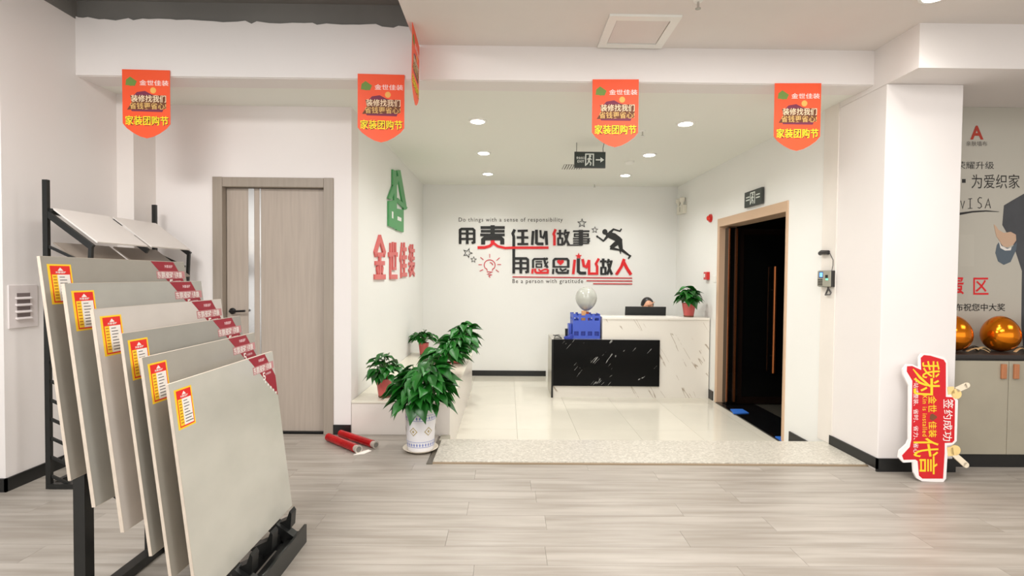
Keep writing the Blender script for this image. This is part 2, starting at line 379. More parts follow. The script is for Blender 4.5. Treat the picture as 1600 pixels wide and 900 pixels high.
# second leaf folded back against the reveal next to the hinge jamb
g2 = thing('glass_door', (XR + .1, 6.2, TZ), 'narrow dark door leaf edge with two copper strips beside the left jamb', 'door')
obj('door_stile', box(XR + .06, XR + .19, 6.12, 6.235, TZ + .02, OZ - .12), glass, g2)
obj('copper_strip', box(XR + .052, XR + .066, 6.10, 6.118, TZ + .05, OZ - .13), copd, g2)
obj('copper_strip', box(XR + .135, XR + .155, 6.10, 6.118, TZ + .05, OZ - .13), copd, g2)
cd = struct('door_2', box(XR + 1.1, XR + 1.9, 7.36, 7.4, TZ, 1.75), mat('corridor_door', (13, 13, 13), .4))
bl = mat('blue_plastic_mat', (52, 112, 205), .4)
def blue_mat(q, label):
    m = MB(); m.prism([at(*p, Z=TZ + .012) for p in q], (0, 0, .008)); return tag(obj('floor_pad', m, bl), label, 'mat')
blue_mat([(1141, 640), (1160, 640), (1170, 646), (1146, 647)], 'blue plastic pad on the black threshold by the far jamb')
blue_mat([(1211, 683), (1223, 683), (1224, 690), (1221, 690)], 'blue plastic pad on the black threshold by the near jamb')

# ------------------------------------------------------------------ plant bench
btile = mat('white_bench_tile', (226, 219, 211), .3, noise=.02)
bt = thing('plant_bench', (-.88, 5.6, TZ), 'low white built bench along the left reception wall', 'bench')
obj('base', box(XL + .003, -.475, YD + .003, 6.975, TZ, .262), btile, bt)
obj('top_slab', box(XL + .003, -.468, YD - .004, 6.98, .262, .282), mat('cream_bench_top', (224, 219, 203), .3), bt, bevel=.003)


# ------------------------------------------------------------------ slogan on the back wall
YS = YB - .012
NB = (0, -1, 0)
MA = lambda x, y: at(700 + x / 7.5, 330 + y / 7.5, Y=YB)
MBm = lambda x, y: at(850 + x / 7.5, 330 + y / 7.5, Y=YB)
sl = thing('wall_slogan', MA(1100, 740), 'black and red raised slogan characters on the back wall above the desk', 'lettering')
def ch(M, blk_s=(), red_s=(), name='character'):
    for ss, m_ in ((blk_s, rblack), (red_s, red)):
        if not ss: continue
        mb = MB()
        for s in ss:
            if s[0] == 'poly': shape(mb, M, NB, s[1], .012 if m_ is rblack else .0135)
            else: stroke(mb, M, NB, s[0], s[1] * 1.08, .012 if m_ is rblack else .0135)
        obj(name, mb, m_, sl)
def yong(ox, oy, left=True):
    s = [([(98, 0), (98, 190)], 30), ([(15, 67), (180, 67)], 22), ([(15, 130), (180, 130)], 22)]
    if left: s.append(([(15, 190), (15, 25), (32, 14), (162, 14), (180, 30), (180, 168), (150, 178)], 28))
    else: s.append(([(0, 14), (162, 14), (180, 30), (180, 168), (150, 178)], 28))
    return [([(x + ox, y + oy) for x, y in p], wdt) for p, wdt in s]
ch(MA, yong(128, 195))
ch(MA, [([(382, 192), (665, 192)], 30), ([(385, 235), (662, 235)], 28), ([(378, 278), (665, 278)], 28), ([(523, 165), (523, 290)], 46),
        ([(412, 390), (412, 335), (432, 318), (618, 318), (636, 335), (636, 390)], 44)],
   [([(523, 342), (523, 395)], 42), ([(347, 427), (430, 426), (490, 408), (524, 378)], 30), ([(535, 375), (585, 412), (670, 432), (760, 428), (1178, 428)], 26)])
ch(MA, [([(782, 215), (758, 262), (770, 300), (770, 730)], 30), ([(815, 232), (935, 228)], 24), ([(805, 308), (940, 308)], 24), ([(812, 385), (940, 385)], 24), ([(875, 228), (875, 385)], 32)])
ch(MA, [([(997, 232), (986, 396)], 28), ([(1036, 218), (1036, 372), (1052, 383), (1118, 383)], 30), ([(1082, 222), (1088, 300), (1118, 312), (1142, 232)], 22), ([(1148, 232), (1157, 396)], 30)])
ch(MBm, [([(150, 262), (224, 262)], 20), ([(187, 218), (187, 315)], 26), ([(166, 318), (166, 390)], 22), ([(214, 318), (214, 390)], 22), ([(156, 318), (224, 318)], 18), ([(156, 392), (224, 392)], 20),
         ([(254, 215), (236, 280)], 22), ([(242, 250), (300, 250)], 20), ([(284, 252), (262, 330), (228, 395)], 24), ([(248, 280), (262, 335), (292, 396)], 24)],
   [([(136, 212), (112, 268), (122, 292), (122, 402)], 28)])
ch(MBm, [([(340, 235), (532, 235)], 18), ([(350, 268), (524, 268)], 16), ([(350, 296), (524, 296)], 14), ([(358, 260), (358, 300)], 16), ([(516, 260), (516, 300)], 18), ([(340, 323), (538, 323)], 15),
         ([(342, 350), (538, 350)], 15), ([(342, 376), (526, 376)], 15), ([(432, 220), (432, 400)], 44), ([(518, 318), (518, 380)], 20), ([(270, 398), (446, 398)], 13)])
ch(MA, yong(755, 540, False))
ch(MA, [([(996, 665), (996, 576), (1012, 560), (1168, 560)], 22), ([(1025, 592), (1102, 592)], 14), ([(1030, 618), (1100, 618)], 14), ([(1030, 655), (1100, 655)], 14), ([(1034, 612), (1034, 662)], 14), ([(1096, 612), (1096, 662)], 14),
        ([(1124, 545), (1140, 615), (1168, 664)], 24), ([(1172, 590), (1132, 650)], 14), ([(1150, 545), (1170, 560)], 14)],
   [([(992, 676), (986, 732)], 22), ([(1020, 672), (1024, 712), (1040, 722), (1168, 722), (1172, 684)], 22), ([(1060, 680), (1086, 702), (1130, 682), (1172, 684)], 16)])
heart = [(193, 634), (160, 606), (152, 590), (158, 576), (174, 570), (187, 576), (193, 586), (199, 576), (212, 570), (228, 576), (234, 590), (226, 606)]
ch(MBm, [([(113, 662), (113, 578), (130, 560), (268, 560), (284, 578), (284, 662)], 26), ([(100, 652), (296, 652)], 18), ([(110, 676), (104, 736)], 22), ([(148, 672), (148, 706), (166, 722), (276, 722), (282, 686)], 24), ([(185, 672), (214, 698), (262, 676)], 18)],
   [('poly', heart)])
ch(MBm, [([(402, 555), (402, 706), (424, 725), (492, 725)], 32)],
   [([(360, 568), (342, 738)], 28), ([(452, 560), (466, 640), (496, 654), (528, 572)], 28), ([(528, 572), (528, 731), (622, 731), (622, 650), (608, 615), (642, 555)], 26), ('poly', star(405, 528, 40))])
ch(MBm, [([(655, 588), (732, 588)], 22), ([(693, 555), (693, 655)], 28), ([(671, 660), (671, 735)], 24), ([(719, 660), (719, 735)], 24), ([(660, 660), (730, 660)], 18), ([(660, 736), (730, 736)], 20),
         ([(758, 560), (742, 612)], 24), ([(745, 588), (802, 588)], 22), ([(788, 590), (766, 670), (738, 742)], 26), ([(750, 615), (768, 680), (796, 742)], 26)])
ch(MBm, red_s=[([(938, 560), (905, 650), (845, 744)], 30), ([(930, 590), (965, 660), (1018, 744)], 32)])
for p in ([(-370, 770), (1032, 784)], [(497, 815), (1032, 818)], [(575, 850), (1032, 853)]):
    obj('underline', stroke(MB(), MBm, NB, p, 12, .0105), mat('dark_red_acrylic', (190, 16, 28), .4), sl)
tx = mat('brown_black_lettering', (62, 54, 48), .5)
t = thing('english_line', MA(125, 138), 'small dark line reading Do things with a sense of responsibility', 'lettering')
obj('text_line', letters(MB(), 'Do things with a sense of responsibility', MA, NB, (125, 75, 1345, 138), .002, .006), tx, t)['kind'] = 'stuff'
t = thing('english_line', MA(755, 858), 'small dark line reading Be a person with gratitude', 'lettering')
obj('text_line', letters(MB(), 'Be a person with gratitude', MA, NB, (755, 795, 1583, 858), .002, .006), tx, t)['kind'] = 'stuff'
# runner
ru = MB()
shape(ru, MBm, NB, circ(712, 242, 30, ry=32), .01)
shape(ru, MBm, NB, [(712, 262), (772, 242), (835, 262), (890, 303), (916, 330), (916, 385), (872, 400), (840, 350), (782, 325), (735, 302)], .011)
for p, ws in (([(738, 300), (697, 350)], [32, 18]), ([(702, 353), (622, 294)], [20, 14]), ([(770, 255), (815, 208)], [36, 18]), ([(808, 210), (888, 234), (908, 206)], [18, 16, 14]),
              ([(885, 345), (782, 428)], [66, 40]), ([(775, 430), (888, 456)], [36, 18]), ([(888, 448), (897, 500)], [20, 8]), ([(888, 370), (905, 458)], [58, 36]), ([(898, 446), (1006, 524)], [38, 16]), ([(1014, 516), (986, 558)], [22, 14]), ([(618, 286), (628, 310)], [20, 16])):
    stroke(ru, MBm, NB, p, ws, .0105)
tag(obj('runner_figure', ru, rblack), 'black sprinting man silhouette on the wall right of the slogan', 'wall decal')
for M, c, r, rot, lb in ((MA, (230, 490), 62, .35, 'larger outlined star left of the light bulb decal'), (MA, (300, 567), 40, .1, 'smaller outlined star just above left of the light bulb decal'),
                         (MBm, (445, 142), 58, 0, 'larger outlined star above the end of the top slogan row'), (MBm, (595, 220), 42, .05, 'smaller outlined star close to the runner silhouette')):
    mb = MB(); o_ = star(c[0], c[1], r, rot); i_ = star(c[0], c[1], r * .72, rot)
    for k in range(10): shape(mb, M, NB, [o_[k], o_[(k + 1) % 10], i_[(k + 1) % 10], i_[k]], .008)
    tag(obj('star_decal', mb, rblack), lb, 'wall decal', 'outlined stars around the slogan')
bu = MB(); c = (488, 632)
arc = [(c[0] + 64 * math.cos(a), c[1] - 62 * math.sin(a)) for a in [R(-35 + 250 * k / 22) for k in range(23)]]
stroke(bu, MA, NB, [(518, 698), (524, 676)] + arc + [(452, 676), (460, 698)], 9, .006)
stroke(bu, MA, NB, [(490, 600), (512, 608), (526, 632)], 10, .006)
stroke(bu, MA, NB, [(455, 710), (520, 712), (462, 738), (512, 744), (480, 758), (494, 778)], 10, .006)
for a, b in (((488, 500), (488, 545)), ((380, 540), (415, 570)), ((605, 545), (568, 578)), ((357, 627), (398, 627)), ((578, 625), (622, 625)), ((372, 702), (412, 684)), ((560, 686), (596, 712))):
    stroke(bu, MA, NB, [a, b], 8, .006)
tag(obj('light_bulb_decal', bu, mat('crimson_decal', (200, 22, 48), .5)), 'red line drawing of a shining light bulb under the slogan', 'wall decal')

# ------------------------------------------------------------------ logo and name on the left alcove wall
M5 = lambda x, y: at(540 + x / 3.6, 230 + y / 3.6, X=XL + .002)
NX = (1, 0, 0)
lg = MB()
for p in ([(257, 125), (275, 134), (275, 196), (257, 212)], [(234, 303), (264, 297), (264, 455), (234, 442)], [(264, 205), (279, 200), (279, 462), (264, 456)], [(279, 345), (318, 352), (318, 478), (279, 466)],
          miter([(290, 130), (328, 350)], 19), miter([(287, 165), (240, 292)], 20), miter([(279, 292), (334, 346)], 18)):
    shape(lg, M5, NX, p, .02)
grn = mat('green_acrylic', (78, 158, 96), .4)
tag(obj('logo_emblem', lg, grn), 'green house shaped emblem on the left reception wall', 'sign')
hol = MB(); shape(hol, M5, NX, [(250, 360), (258, 364), (258, 402), (250, 398)], .0215); shape(hol, M5, NX, [(282, 388), (304, 398), (304, 418), (282, 410)], .0215)
obj('cut_out', hol, cream, bpy.data.objects['logo_emblem'])
nm = thing('company_name', M5(270, 745), 'row of pinkish red raised characters under the green emblem', 'lettering')
pk = mat('salmon_red_acrylic', (216, 104, 102), .45)
JIN = [([(.5, .02), (.03, .42)], .17), ([(.5, .02), (.97, .42)], .17), ([(.22, .42), (.78, .42)], .1), ([(.08, .62), (.92, .62)], .1), ([(.5, .42), (.5, .92)], .16), ([(.25, .7), (.33, .86)], .12), ([(.75, .7), (.67, .86)], .12), ([(0, .94), (1, .94)], .12)]
def unit_char(strokes, r_):
    mb = MB(); x0, y0, x1, y1 = r_
    for p, w_ in strokes: shape(mb, lambda u, v: M5(x0 + u * (x1 - x0), y0 + v * (y1 - y0)), NX, miter(p, w_), .016)
    return mb
for c_, r_ in (('金', (157, 503, 218, 744)), ('世', (237, 533, 287, 742)), ('佳', (301, 536, 340, 736)), ('装', (351, 546, 385, 730))):
    obj('character', unit_char(JIN, r_) if c_ == '金' else letters(MB(), c_, M5, NX, r_, .016, .018, solid=True), pk, nm)

# ------------------------------------------------------------------ pennants on the beam
pr = mat('orange_red_card', (248, 86, 38), .5, noise=.05, nscale=5)
pen = thing('hanging_pennant', (0, 0, 0), 'x', 'banner', 'orange red shield pennants hanging from the beam')
PWd, PH = .325, .475
out = [(0, 0), (72, 0), (72, 79), (66, 86), (56, 93), (46, 98), (36, 100.5), (26, 98), (16, 93), (6, 86), (0, 79)]
MP = lambda x, y: Vector(((x / 72 - .5) * PWd, 0, -y / 100.5 * PH))
obj('card', shape(MB(), MP, (0, 1, 0), out, .002), pr, pen)
obj('emblem', shape(shape(MB(), MP, NB, [(5, 23), (6, 15), (12, 10.5), (22, 17), (19, 24)], .0006), MP, NB, [(11, 13), (15, 13), (15, 24), (11, 24)], .0007), mat('olive_green_print', (110, 140, 60), .6), pen)
obj('title_line', letters(MB(), '金世佳装', MP, NB, (26, 15, 70, 23), .0008, .004), mat('white_print', (250, 240, 235), .6), pen)
obj('scene_print', shape(shape(MB(), MP, NB, [(18, 37), (22, 33), (34, 31), (44, 36), (56, 38), (18, 38)], .0006), MP, NB, [(12, 57), (62, 57), (60, 61.5), (14, 61)], .0006), mat('maroon_print', (120, 40, 70), .6), pen)
obj('hat_print', shape(MB(), MP, NB, circ(46.5, 30, 4.5, 14), .0007), mat('amber_print', (240, 180, 90), .6), pen)
obj('slogan_backing', shape(MB(), MP, NB, [(12, 38), (66, 37), (66, 57), (7, 59), (14, 48)], .0008), mat('dark_gold_print', (110, 60, 30), .6), pen)
obj('slogan_line', letters(MB(), '装修找我们', MP, NB, (13, 37, 66, 47.5), .0014, .01), mat('cream_print', (250, 226, 190), .6), pen)
obj('slogan_line', letters(MB(), '省钱更省心!', MP, NB, (11, 48, 66, 58), .0014, .006), mat('gold_print', (232, 190, 112), .6), pen)
obj('festival_shadow', letters(MB(), '家装团购节', MP, NB, (4.8, 68.3, 69.8, 82.3), .0008, .03), mat('dark_shadow_print', (110, 30, 20), .6), pen)
obj('festival_line', letters(MB(), '家装团购节', MP, NB, (4, 67.5, 69, 81.5), .0014, .014), mat('yellow_print', (252, 228, 30), .6), pen)
pl = [(192, 264, 109, 'orange red pennant at the far end, above the taupe door'), (560, 631, 116, 'orange red pennant beside the green emblem wall corner'),
      (928, 996, 124, 'orange red pennant hanging in front of the exit sign area'), (1214, 1280, 130, 'orange red pennant above the glass entrance wall')]
for k, (x0, x1, y0, lb) in enumerate(pl):
    o = pen if k == 0 else copy_tree(pen)
    p = at((x0 + x1) / 2, y0, Y=YF - .015); o.location = p; o['label'] = lb; o.rotation_euler = (R(random.uniform(-.5, .5)), 0, R(random.uniform(-2, 2)))
o = copy_tree(pen); o.location = (-.63, 3.49, FZ - .005); o.rotation_euler = (0, R(3), R(90 + 2)); o['label'] = 'orange red pennant seen edge-on under the ceiling step'

# ------------------------------------------------------------------ exit signs and small wall / ceiling devices
sgn = mat('dark_green_sign_face', (42, 52, 48), .3); wp = mat('pale_sign_print', (222, 228, 222), .5)
def exit_sign(M, n, x0, y0, W, H, root, back):
    # M maps metres right / down on the face
    obj('housing', shape(MB(), M, n, [(0, 0), (W, 0), (W, H), (0, H)], -.022), mat('sign_frame', (70, 72, 70), .4, .5), root)
    m = .006; obj('face', shape(MB(), M, n, [(m, m), (W - m, m), (W - m, H - m), (m, H - m)], .001), sgn, root)
    mb = MB()
    for p in ([(.36, .12), (.36, .88)], [(.355, .15), (.62, .15)], [(.61, .12), (.61, .88)]): stroke(mb, M, n, [(a * W, b * H) for a, b in p], .012, .002)
    mb2 = MB(); s = lambda pts, wd: stroke(mb2, M, n, [(a * W, b * H) for a, b in pts], wd, .003)
    shape(mb2, M, n, circ(.50 * W, .27 * H, .013, 12), .003)
    s([(.49, .36), (.46, .6)], .02); s([(.47, .58), (.53, .7), (.51, .85)], .012); s([(.46, .6), (.42, .74), (.38, .8)], .012); s([(.49, .38), (.55, .5)], .009); s([(.48, .38), (.41, .48)], .009)
    obj('door_symbol', mb, wp, root); obj('runner_symbol', mb2, wp, root)
    mb = MB(); return mb
M1 = lambda x, y: Vector((.678 + x, 5.3, 2.625 - y))
ex = thing('exit_sign', (.837, 5.31, 2.46), 'dark exit sign with running figure and arrow hung from the ceiling', 'sign')
mb = exit_sign(M1, NB, 0, 0, .32, .165, ex, 0)
stroke(mb, M1, NB, [(.22, .082), (.28, .082)], .012, .002); shape(mb, M1, NB, [(.268, .055), (.306, .082), (.268, .109)], .002)
obj('arrow_symbol', mb, wp, ex)
mb = letters(MB(), '安全出口', M1, NB, (.02, .05, .105, .078), .002, .02); letters(mb, 'EXIT', M1, NB, (.03, .088, .1, .112), .002, .02); obj('exit_text', mb, wp, ex)
obj('hanging_rod', MB().tube([(.70, 5.31, 2.62), (.70, 5.31, CZ)], .003), blkm, ex); obj('hanging_rod', MB().tube([(.975, 5.31, 2.62), (.97, 5.3, 2.66), (.985, 5.31, CZ)], .003), blkm, ex)
M2 = lambda x, y: Vector((XR - .03, 5.55 - x, 2.26 - y))
ex2 = thing('exit_sign', (XR, 5.36, 2.1), 'dark exit sign mounted on the wall above the glass entrance', 'sign')
mb = exit_sign(M2, (-1, 0, 0), 0, 0, .38, .165, ex2, 0)
stroke(mb, M2, (-1, 0, 0), [(.26, .06), (.34, .06)], .012, .002); stroke(mb, M2, (-1, 0, 0), [(.04, .06), (.12, .06)], .012, .002); stroke(mb, M2, (-1, 0, 0), [(.04, .09), (.12, .09)], .012, .002); stroke(mb, M2, (-1, 0, 0), [(.26, .09), (.34, .09)], .012, .002)
obj('arrow_symbol', mb, wp, ex2)

vg = thing('air_vent', (.79, 6.5, CZ), 'small rectangular air vent grille in the reception ceiling', 'vent')
p0 = at(876, 268, Z=CZ); p1 = at(905, 262, Z=CZ)
obj('backing', box(p0.x, p0.x + .25, 6.35, 6.62, CZ - .004, CZ), mat('vent_dark', (120, 118, 110), .8), vg)
for k in range(8): obj('slat', box(p0.x + .006 + k * .031, p0.x + .022 + k * .031, 6.35, 6.62, CZ - .010, CZ - .003), plastic_w, vg)
p = at(984, 252, Z=CZ)
sd = tag(obj('smoke_detector', MB().lathe([(.055, 0), (.055, -.02), (.04, -.035), (.01, -.038)], p, 20), plastic_w, smooth=True), 'white round smoke detector on the reception ceiling', 'detector')
for px, py, lb in ((1004, 204, 'small ceiling sprinkler head near the third pennant'), (929, 287, 'tiny sprinkler head close to the back wall')):
    p = at(px, py, Z=CZ)
    sp = thing('sprinkler', p, lb, 'sprinkler')
    obj('escutcheon', MB().lathe([(.03, 0), (.026, -.008), (.008, -.012)], p, 16), plastic_w, sp); obj('nozzle', MB().lathe([(.007, -.01), (.007, -.045), (.016, -.048), (.016, -.052)], p, 12), chrome, sp)
p = at(1091, 0, Z=FZ); sp = thing('sprinkler', p, 'sprinkler head at the front of the main ceiling', 'sprinkler')
obj('escutcheon', MB().lathe([(.03, 0), (.026, -.008), (.008, -.012)], p, 16), plastic_w, sp); obj('nozzle', MB().lathe([(.007, -.01), (.007, -.045), (.016, -.048), (.016, -.052)], p, 12), chrome, sp)

al = thing('fire_alarm', at(1111, 341, X=XR), 'round red fire alarm strobe on the right wall', 'alarm'); p = at(1111, 341, X=XR)
obj('base', MB().lathe([(.052, 0), (.052, -.02), (.04, -.025)], p, 20, 'X'), mat('red_plastic', (200, 26, 22), .3), al, smooth=True)
obj('dome', MB().lathe([(.036, -.025), (.03, -.045), (.012, -.055)], p, 16, 'X'), mat('bright_red_lens', (225, 50, 35), .15), al, smooth=True)
p = at(1106.5, 431, X=XR); cp = thing('call_point', p, 'small red manual fire call point above the counter plant', 'alarm')
obj('housing', box(XR - .04, XR, p.y - .055, p.y + .055, p.z - .05, p.z + .05), MATS['red_plastic'], cp, bevel=.004)
obj('front_plate', box(XR - .042, XR - .04, p.y + .0, p.y + .04, p.z - .02, p.z + .025), plastic_w, cp)
p = at(1117, 436, X=XR); tag(obj('light_switch', box(XR - .01, XR, p.y - .04, p.y + .04, p.z - .04, p.z + .04), plastic_w, bevel=.003), 'white light switch between call point and door frame', 'switch')
# twin emergency light
p = at(1068, 327, X=XR); em = thing('emergency_light', p, 'white twin-head emergency lamp in the back right corner', 'light')
obj('housing', box(XR - .06, XR, p.y - .14, p.y + .13, p.z - .07, p.z + .05), mat('cream_plastic', (226, 222, 208), .4), em, bevel=.006)
obj('indicator', box(XR - .062, XR - .06, p.y - .02, p.y - .005, p.z - .04, p.z + .03), mat('grey_slot', (120, 116, 100), .5), em)
for s in (-.09, .07):
    obj('lamp_head', MB().lathe([(.012, 0), (.02, .03), (.04, .06), (.042, .1), (.03, .11)], (XR - .05, p.y + s, p.z + .05), 14), MATS['cream_plastic'], em, smooth=True)

# attendance terminal
p = at(1289, 435.5, X=XR); ky0, ky1 = 4.09, 4.27; zc = at(1289, 435.5, X=XR).z
ky1 = at(1279, 435, X=XR - .03).y; ky0 = at(1300, 435, X=XR - .03).y
z1 = zc + .066; z0 = zc - .066
at_ = thing('time_clock', (XR, (ky0 + ky1) / 2, z0), 'grey fingerprint time clock with blue screen on the right wall', 'device')
obj('housing', box(XR - .035, XR, ky0, ky1, z0, z1), mat('dark_plastic', (38, 36, 34), .4), at_, bevel=.006)
obj('front_cover', box(XR - .042, XR - .034, ky0 + .003, ky1 - .003, z0 + .003, z1 - .003), mat('grey_khaki_plastic', (158, 156, 142), .4), at_, bevel=.003)
W = ky1 - ky0; fx = XR - .042
obj('screen_bezel', box(fx - .001, fx, ky1 - .45 * W, ky1 - .14 * W, z1 - .06, z1 - .01), mat('navy_bezel', (28, 52, 120), .3), at_)
obj('screen', box(fx - .002, fx, ky1 - .42 * W, ky1 - .2 * W, z1 - .052, z1 - .016), mat('lit_blue_screen', (110, 170, 240), .3, emit=(110, 170, 245), estr=.6), at_)
for r_ in range(4):
    for c_ in range(4): obj('key', box(fx - .002, fx, ky1 - (.14 + .09 * c_) * W, ky1 - (.08 + .09 * c_) * W, z0 + .012 + r_ * .014, z0 + .021 + r_ * .014), MATS['dark_plastic'], at_)
obj('finger_reader', box(fx - .004, fx, ky0 + .2 * W, ky0 + .36 * W, z1 - .062, z1 - .036), mat('black_lens', (20, 24, 22), .1), at_)
obj('reader_glow', box(fx - .003, fx, ky0 + .17 * W, ky0 + .34 * W, z1 - .078, z1 - .062), mat('teal_light', (110, 190, 160), .2, emit=(120, 220, 180), estr=.5), at_)
p = at(1292, 395.5, X=XR)
cm = tag(obj('wall_bracket', MB().tube([(XR - .02, p.y + .055, p.z), (XR - .03, p.y + .02, p.z + .008), (XR - .02, p.y - .05, p.z + .003)], .018, 10), mat('charcoal_plastic', (44, 42, 42), .4), smooth=True), 'small black oval gadget on the wall above the time clock', 'device')
tag(obj('power_cable', MB().tube([(XR - .01, p.y - .05, p.z), (XR - .012, p.y - .1, p.z - .06), (XR - .012, p.y - .1, p.z - .1), (XR - .02, ky0 + .02, z1)], .003, 6), mat('grey_cable', (90, 88, 86), .5)), 'thin grey cable looping down into the time clock', 'cable')
q = at(1297, 461, X=XR)
tag(obj('loose_plug', MB().tube([(XR - .012, q.y + .01, z0), (XR - .012, q.y + .01, q.z + .05), (XR - .012, q.y + .035, q.z + .01), (XR - .02, q.y + .03, q.z), (XR - .02, q.y - .03, q.z + .005), (XR - .014, q.y - .03, q.z + .02), (XR - .012, q.y + .008, q.z + .05)], .006, 6), MATS['grey_cable']), 'tangled grey cable hanging under the time clock', 'cable')

# wall louvre plate at left
lv = thing('wall_grille', (XW, 3.22, 1.1), 'small white louvred plate on the left wall beside the sample rack', 'vent')
a = at(11, 444, X=XW); b = at(58, 510, X=XW)
gy0, gy1 = a.y, b.y; gz1 = at(34, 445, X=XW).z; gz0 = at(34, 512, X=XW).z
obj('plate', box(XW, XW + .008, gy0, gy1, gz0, gz1), mat('ivory_plastic', (222, 214, 212), .4), lv, bevel=.003)
sy0 = at(22, 478, X=XW).y; sy1 = at(46, 478, X=XW).y
for k in range(4):
    zc_ = gz1 - .055 - k * .042
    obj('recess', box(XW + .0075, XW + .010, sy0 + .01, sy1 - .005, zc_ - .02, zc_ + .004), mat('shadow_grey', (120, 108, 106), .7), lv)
    obj('louvre', MB().prism([(XW + .008, sy0, zc_ - .018), (XW + .02, sy0, zc_ - .03), (XW + .02, sy0, zc_ - .034), (XW + .008, sy0, zc_ - .030)], (0, sy1 - sy0, 0)), MATS['ivory_plastic'], lv)

# ------------------------------------------------------------------ reception desk
wmar = vein_mat('white_marble', (228, 223, 213), (158, 142, 122), 1.0, R(32), .5, .011, .3, (6, 1, .6), .49)
bmar = vein_mat('black_marble', (13, 13, 13), (225, 225, 220), 1.0, R(-42), .5, .007, .2, (10, 1, .8), .58)
dk = thing('reception_desk', (1.5, 6.75, TZ), 'white marble reception desk with black marble front panel', 'desk')
LX0, LX1, TX1, DY = .567, 1.21, 2.575, 6.48
obj('front_base', box(LX0 + .03, TX1, DY, DY + .03, TZ, .78), wmar, dk) if False else None
obj('low_body', box(LX0 + .02, LX1, DY, 7.02, TZ, .515), wmar, dk)
obj('side_panel', box(LX0, LX0 + .02, DY - .004, 7.04, TZ, .515), mat('grey_side_marble', (186, 182, 168), .35, noise=.12), dk)
obj('low_top', box(LX0, LX1, DY - .004, 7.04, .515, .54), mat('grey_desk_top', (182, 178, 168), .35, noise=.15, nscale=8), dk)
obj('edge_strip', box(LX0 - .002, LX0 + .02, DY - .03, DY - .004, TZ, .54), blkm, dk)
obj('tall_front', box(LX1, TX1, DY, DY + .06, TZ, .80), wmar, dk)
obj('tall_side', box(LX1, LX1 + .03, DY + .06, 7.04, TZ, .80), wmar, dk)
obj('counter_top', box(LX1 - .004, TX1, DY - .01, 6.76, .80, .83), mat('white_counter_top', (238, 233, 224), .25), dk, bevel=.003)
obj('work_surface', box(LX1 + .03, TX1, DY + .06, 7.06, .50, .53), mat('pale_worktop', (214, 208, 198), .4), dk)
obj('black_panel', box(LX0 + .02, 1.935, DY - .035, DY, -.047, .542), bmar, dk)
# objects on the desk
cr = thing('blue_crate', (1.02, 6.65, .54), 'blue slotted plastic crate standing on the low desk end', 'crate')
cb = mat('blue_crate_plastic', (62, 88, 190), .45); cbd = mat('deep_blue_plastic', (34, 56, 160), .45)
c0, c1, cy0, cy1, cz0, cz1 = .842, 1.19, 6.53, 6.84, .542, .862
def crate_wall(mapf, W, n):
    mb = MB()
    rows = [0, .055, .115, .235, .265, .285, .32]
    mb2 = []
    def bx(a, b, u, v): mb2.append((a, b, u, v))
    bx(0, W, 0, .04); bx(0, W, .095, .235); bx(0, W, .27, .30)
    k = 4; s = W / k
    for j in range(k + 1):
        a = max(0, j * s - .016); b = min(W, j * s + .016); bx(a, b, .04, .095); bx(a, b, .235, .27)
        if j < k: bx(a, b + .03 if j % 2 == 0 else b, .30, .318)
    for a, b, u, v in mb2: mapf(mb, a, b, u, v)
    return mb
obj('front_wall', crate_wall(lambda mb, a, b, u, v: mb.box(c0 + a, c0 + b, cy0, cy0 + .012, cz0 + u, cz0 + v), c1 - c0, 0), cb, cr)
obj('back_wall', crate_wall(lambda mb, a, b, u, v: mb.box(c0 + a, c0 + b, cy1 - .012, cy1, cz0 + u, cz0 + v), c1 - c0, 0), cb, cr)
obj('side_wall', crate_wall(lambda mb, a, b, u, v: mb.box(c0, c0 + .012, cy0 + .012 + a, cy0 + .012 + b, cz0 + u, cz0 + v), cy1 - cy0 - .024, 0), cb, cr)
obj('side_wall', crate_wall(lambda mb, a, b, u, v: mb.box(c1 - .012, c1, cy0 + .012 + a, cy0 + .012 + b, cz0 + u, cz0 + v), cy1 - cy0 - .024, 0), cb, cr)
obj('crate_floor', box(c0 + .012, c1 - .012, cy0 + .012, cy1 - .012, cz0, cz0 + .01), cb, cr)
obj('inner_liner', box(c0 + .02, c1 - .02, cy0 + .02, cy1 - .02, cz0 + .01, cz0 + .2), cbd, cr)
bk = thing('paper_box', (1.0, 6.66, .75), 'orange and tan paper box poking out of the blue crate', 'box')
obj('carton', box(.965, 1.02, 6.6, 6.66, .752, .895), mat('tan_card', (226, 168, 110), .6), bk, bevel=.003)
obj('brown_side', box(1.02, 1.055, 6.6, 6.66, .752, .885), mat('brown_card', (150, 66, 34), .6), bk, bevel=.003)
# balloon
ba = thing('balloon', (.99, 6.72, .75), 'pale translucent white balloon above the blue crate', 'balloon')
bc = at(916, 466, Y=6.72)
prof = []
for k in range(15):
    th = math.pi * k / 14; rr = .142 * math.sin(th) ** .9 if 0 < k < 14 else .004; zz = -math.cos(th) * .148
    if zz < 0: rr *= 1 - .22 * (-zz / .148) ** 1.5; zz *= 1.12
    prof.append((max(rr, .004), zz))
obj('envelope', MB().lathe(prof, bc, 32), mat('pearl_balloon_skin', (186, 188, 180), .12, coat=.5), ba, smooth=True)
obj('knot', MB().lathe([(.004, 0), (.012, -.014), (.002, -.004)], (bc.x, bc.y, bc.z - .164), 10), MATS['pearl_balloon_skin'], ba)
obj('stick', MB().tube([(bc.x, bc.y, bc.z - .17), (bc.x, bc.y, .752)], .003), plastic_w, ba)
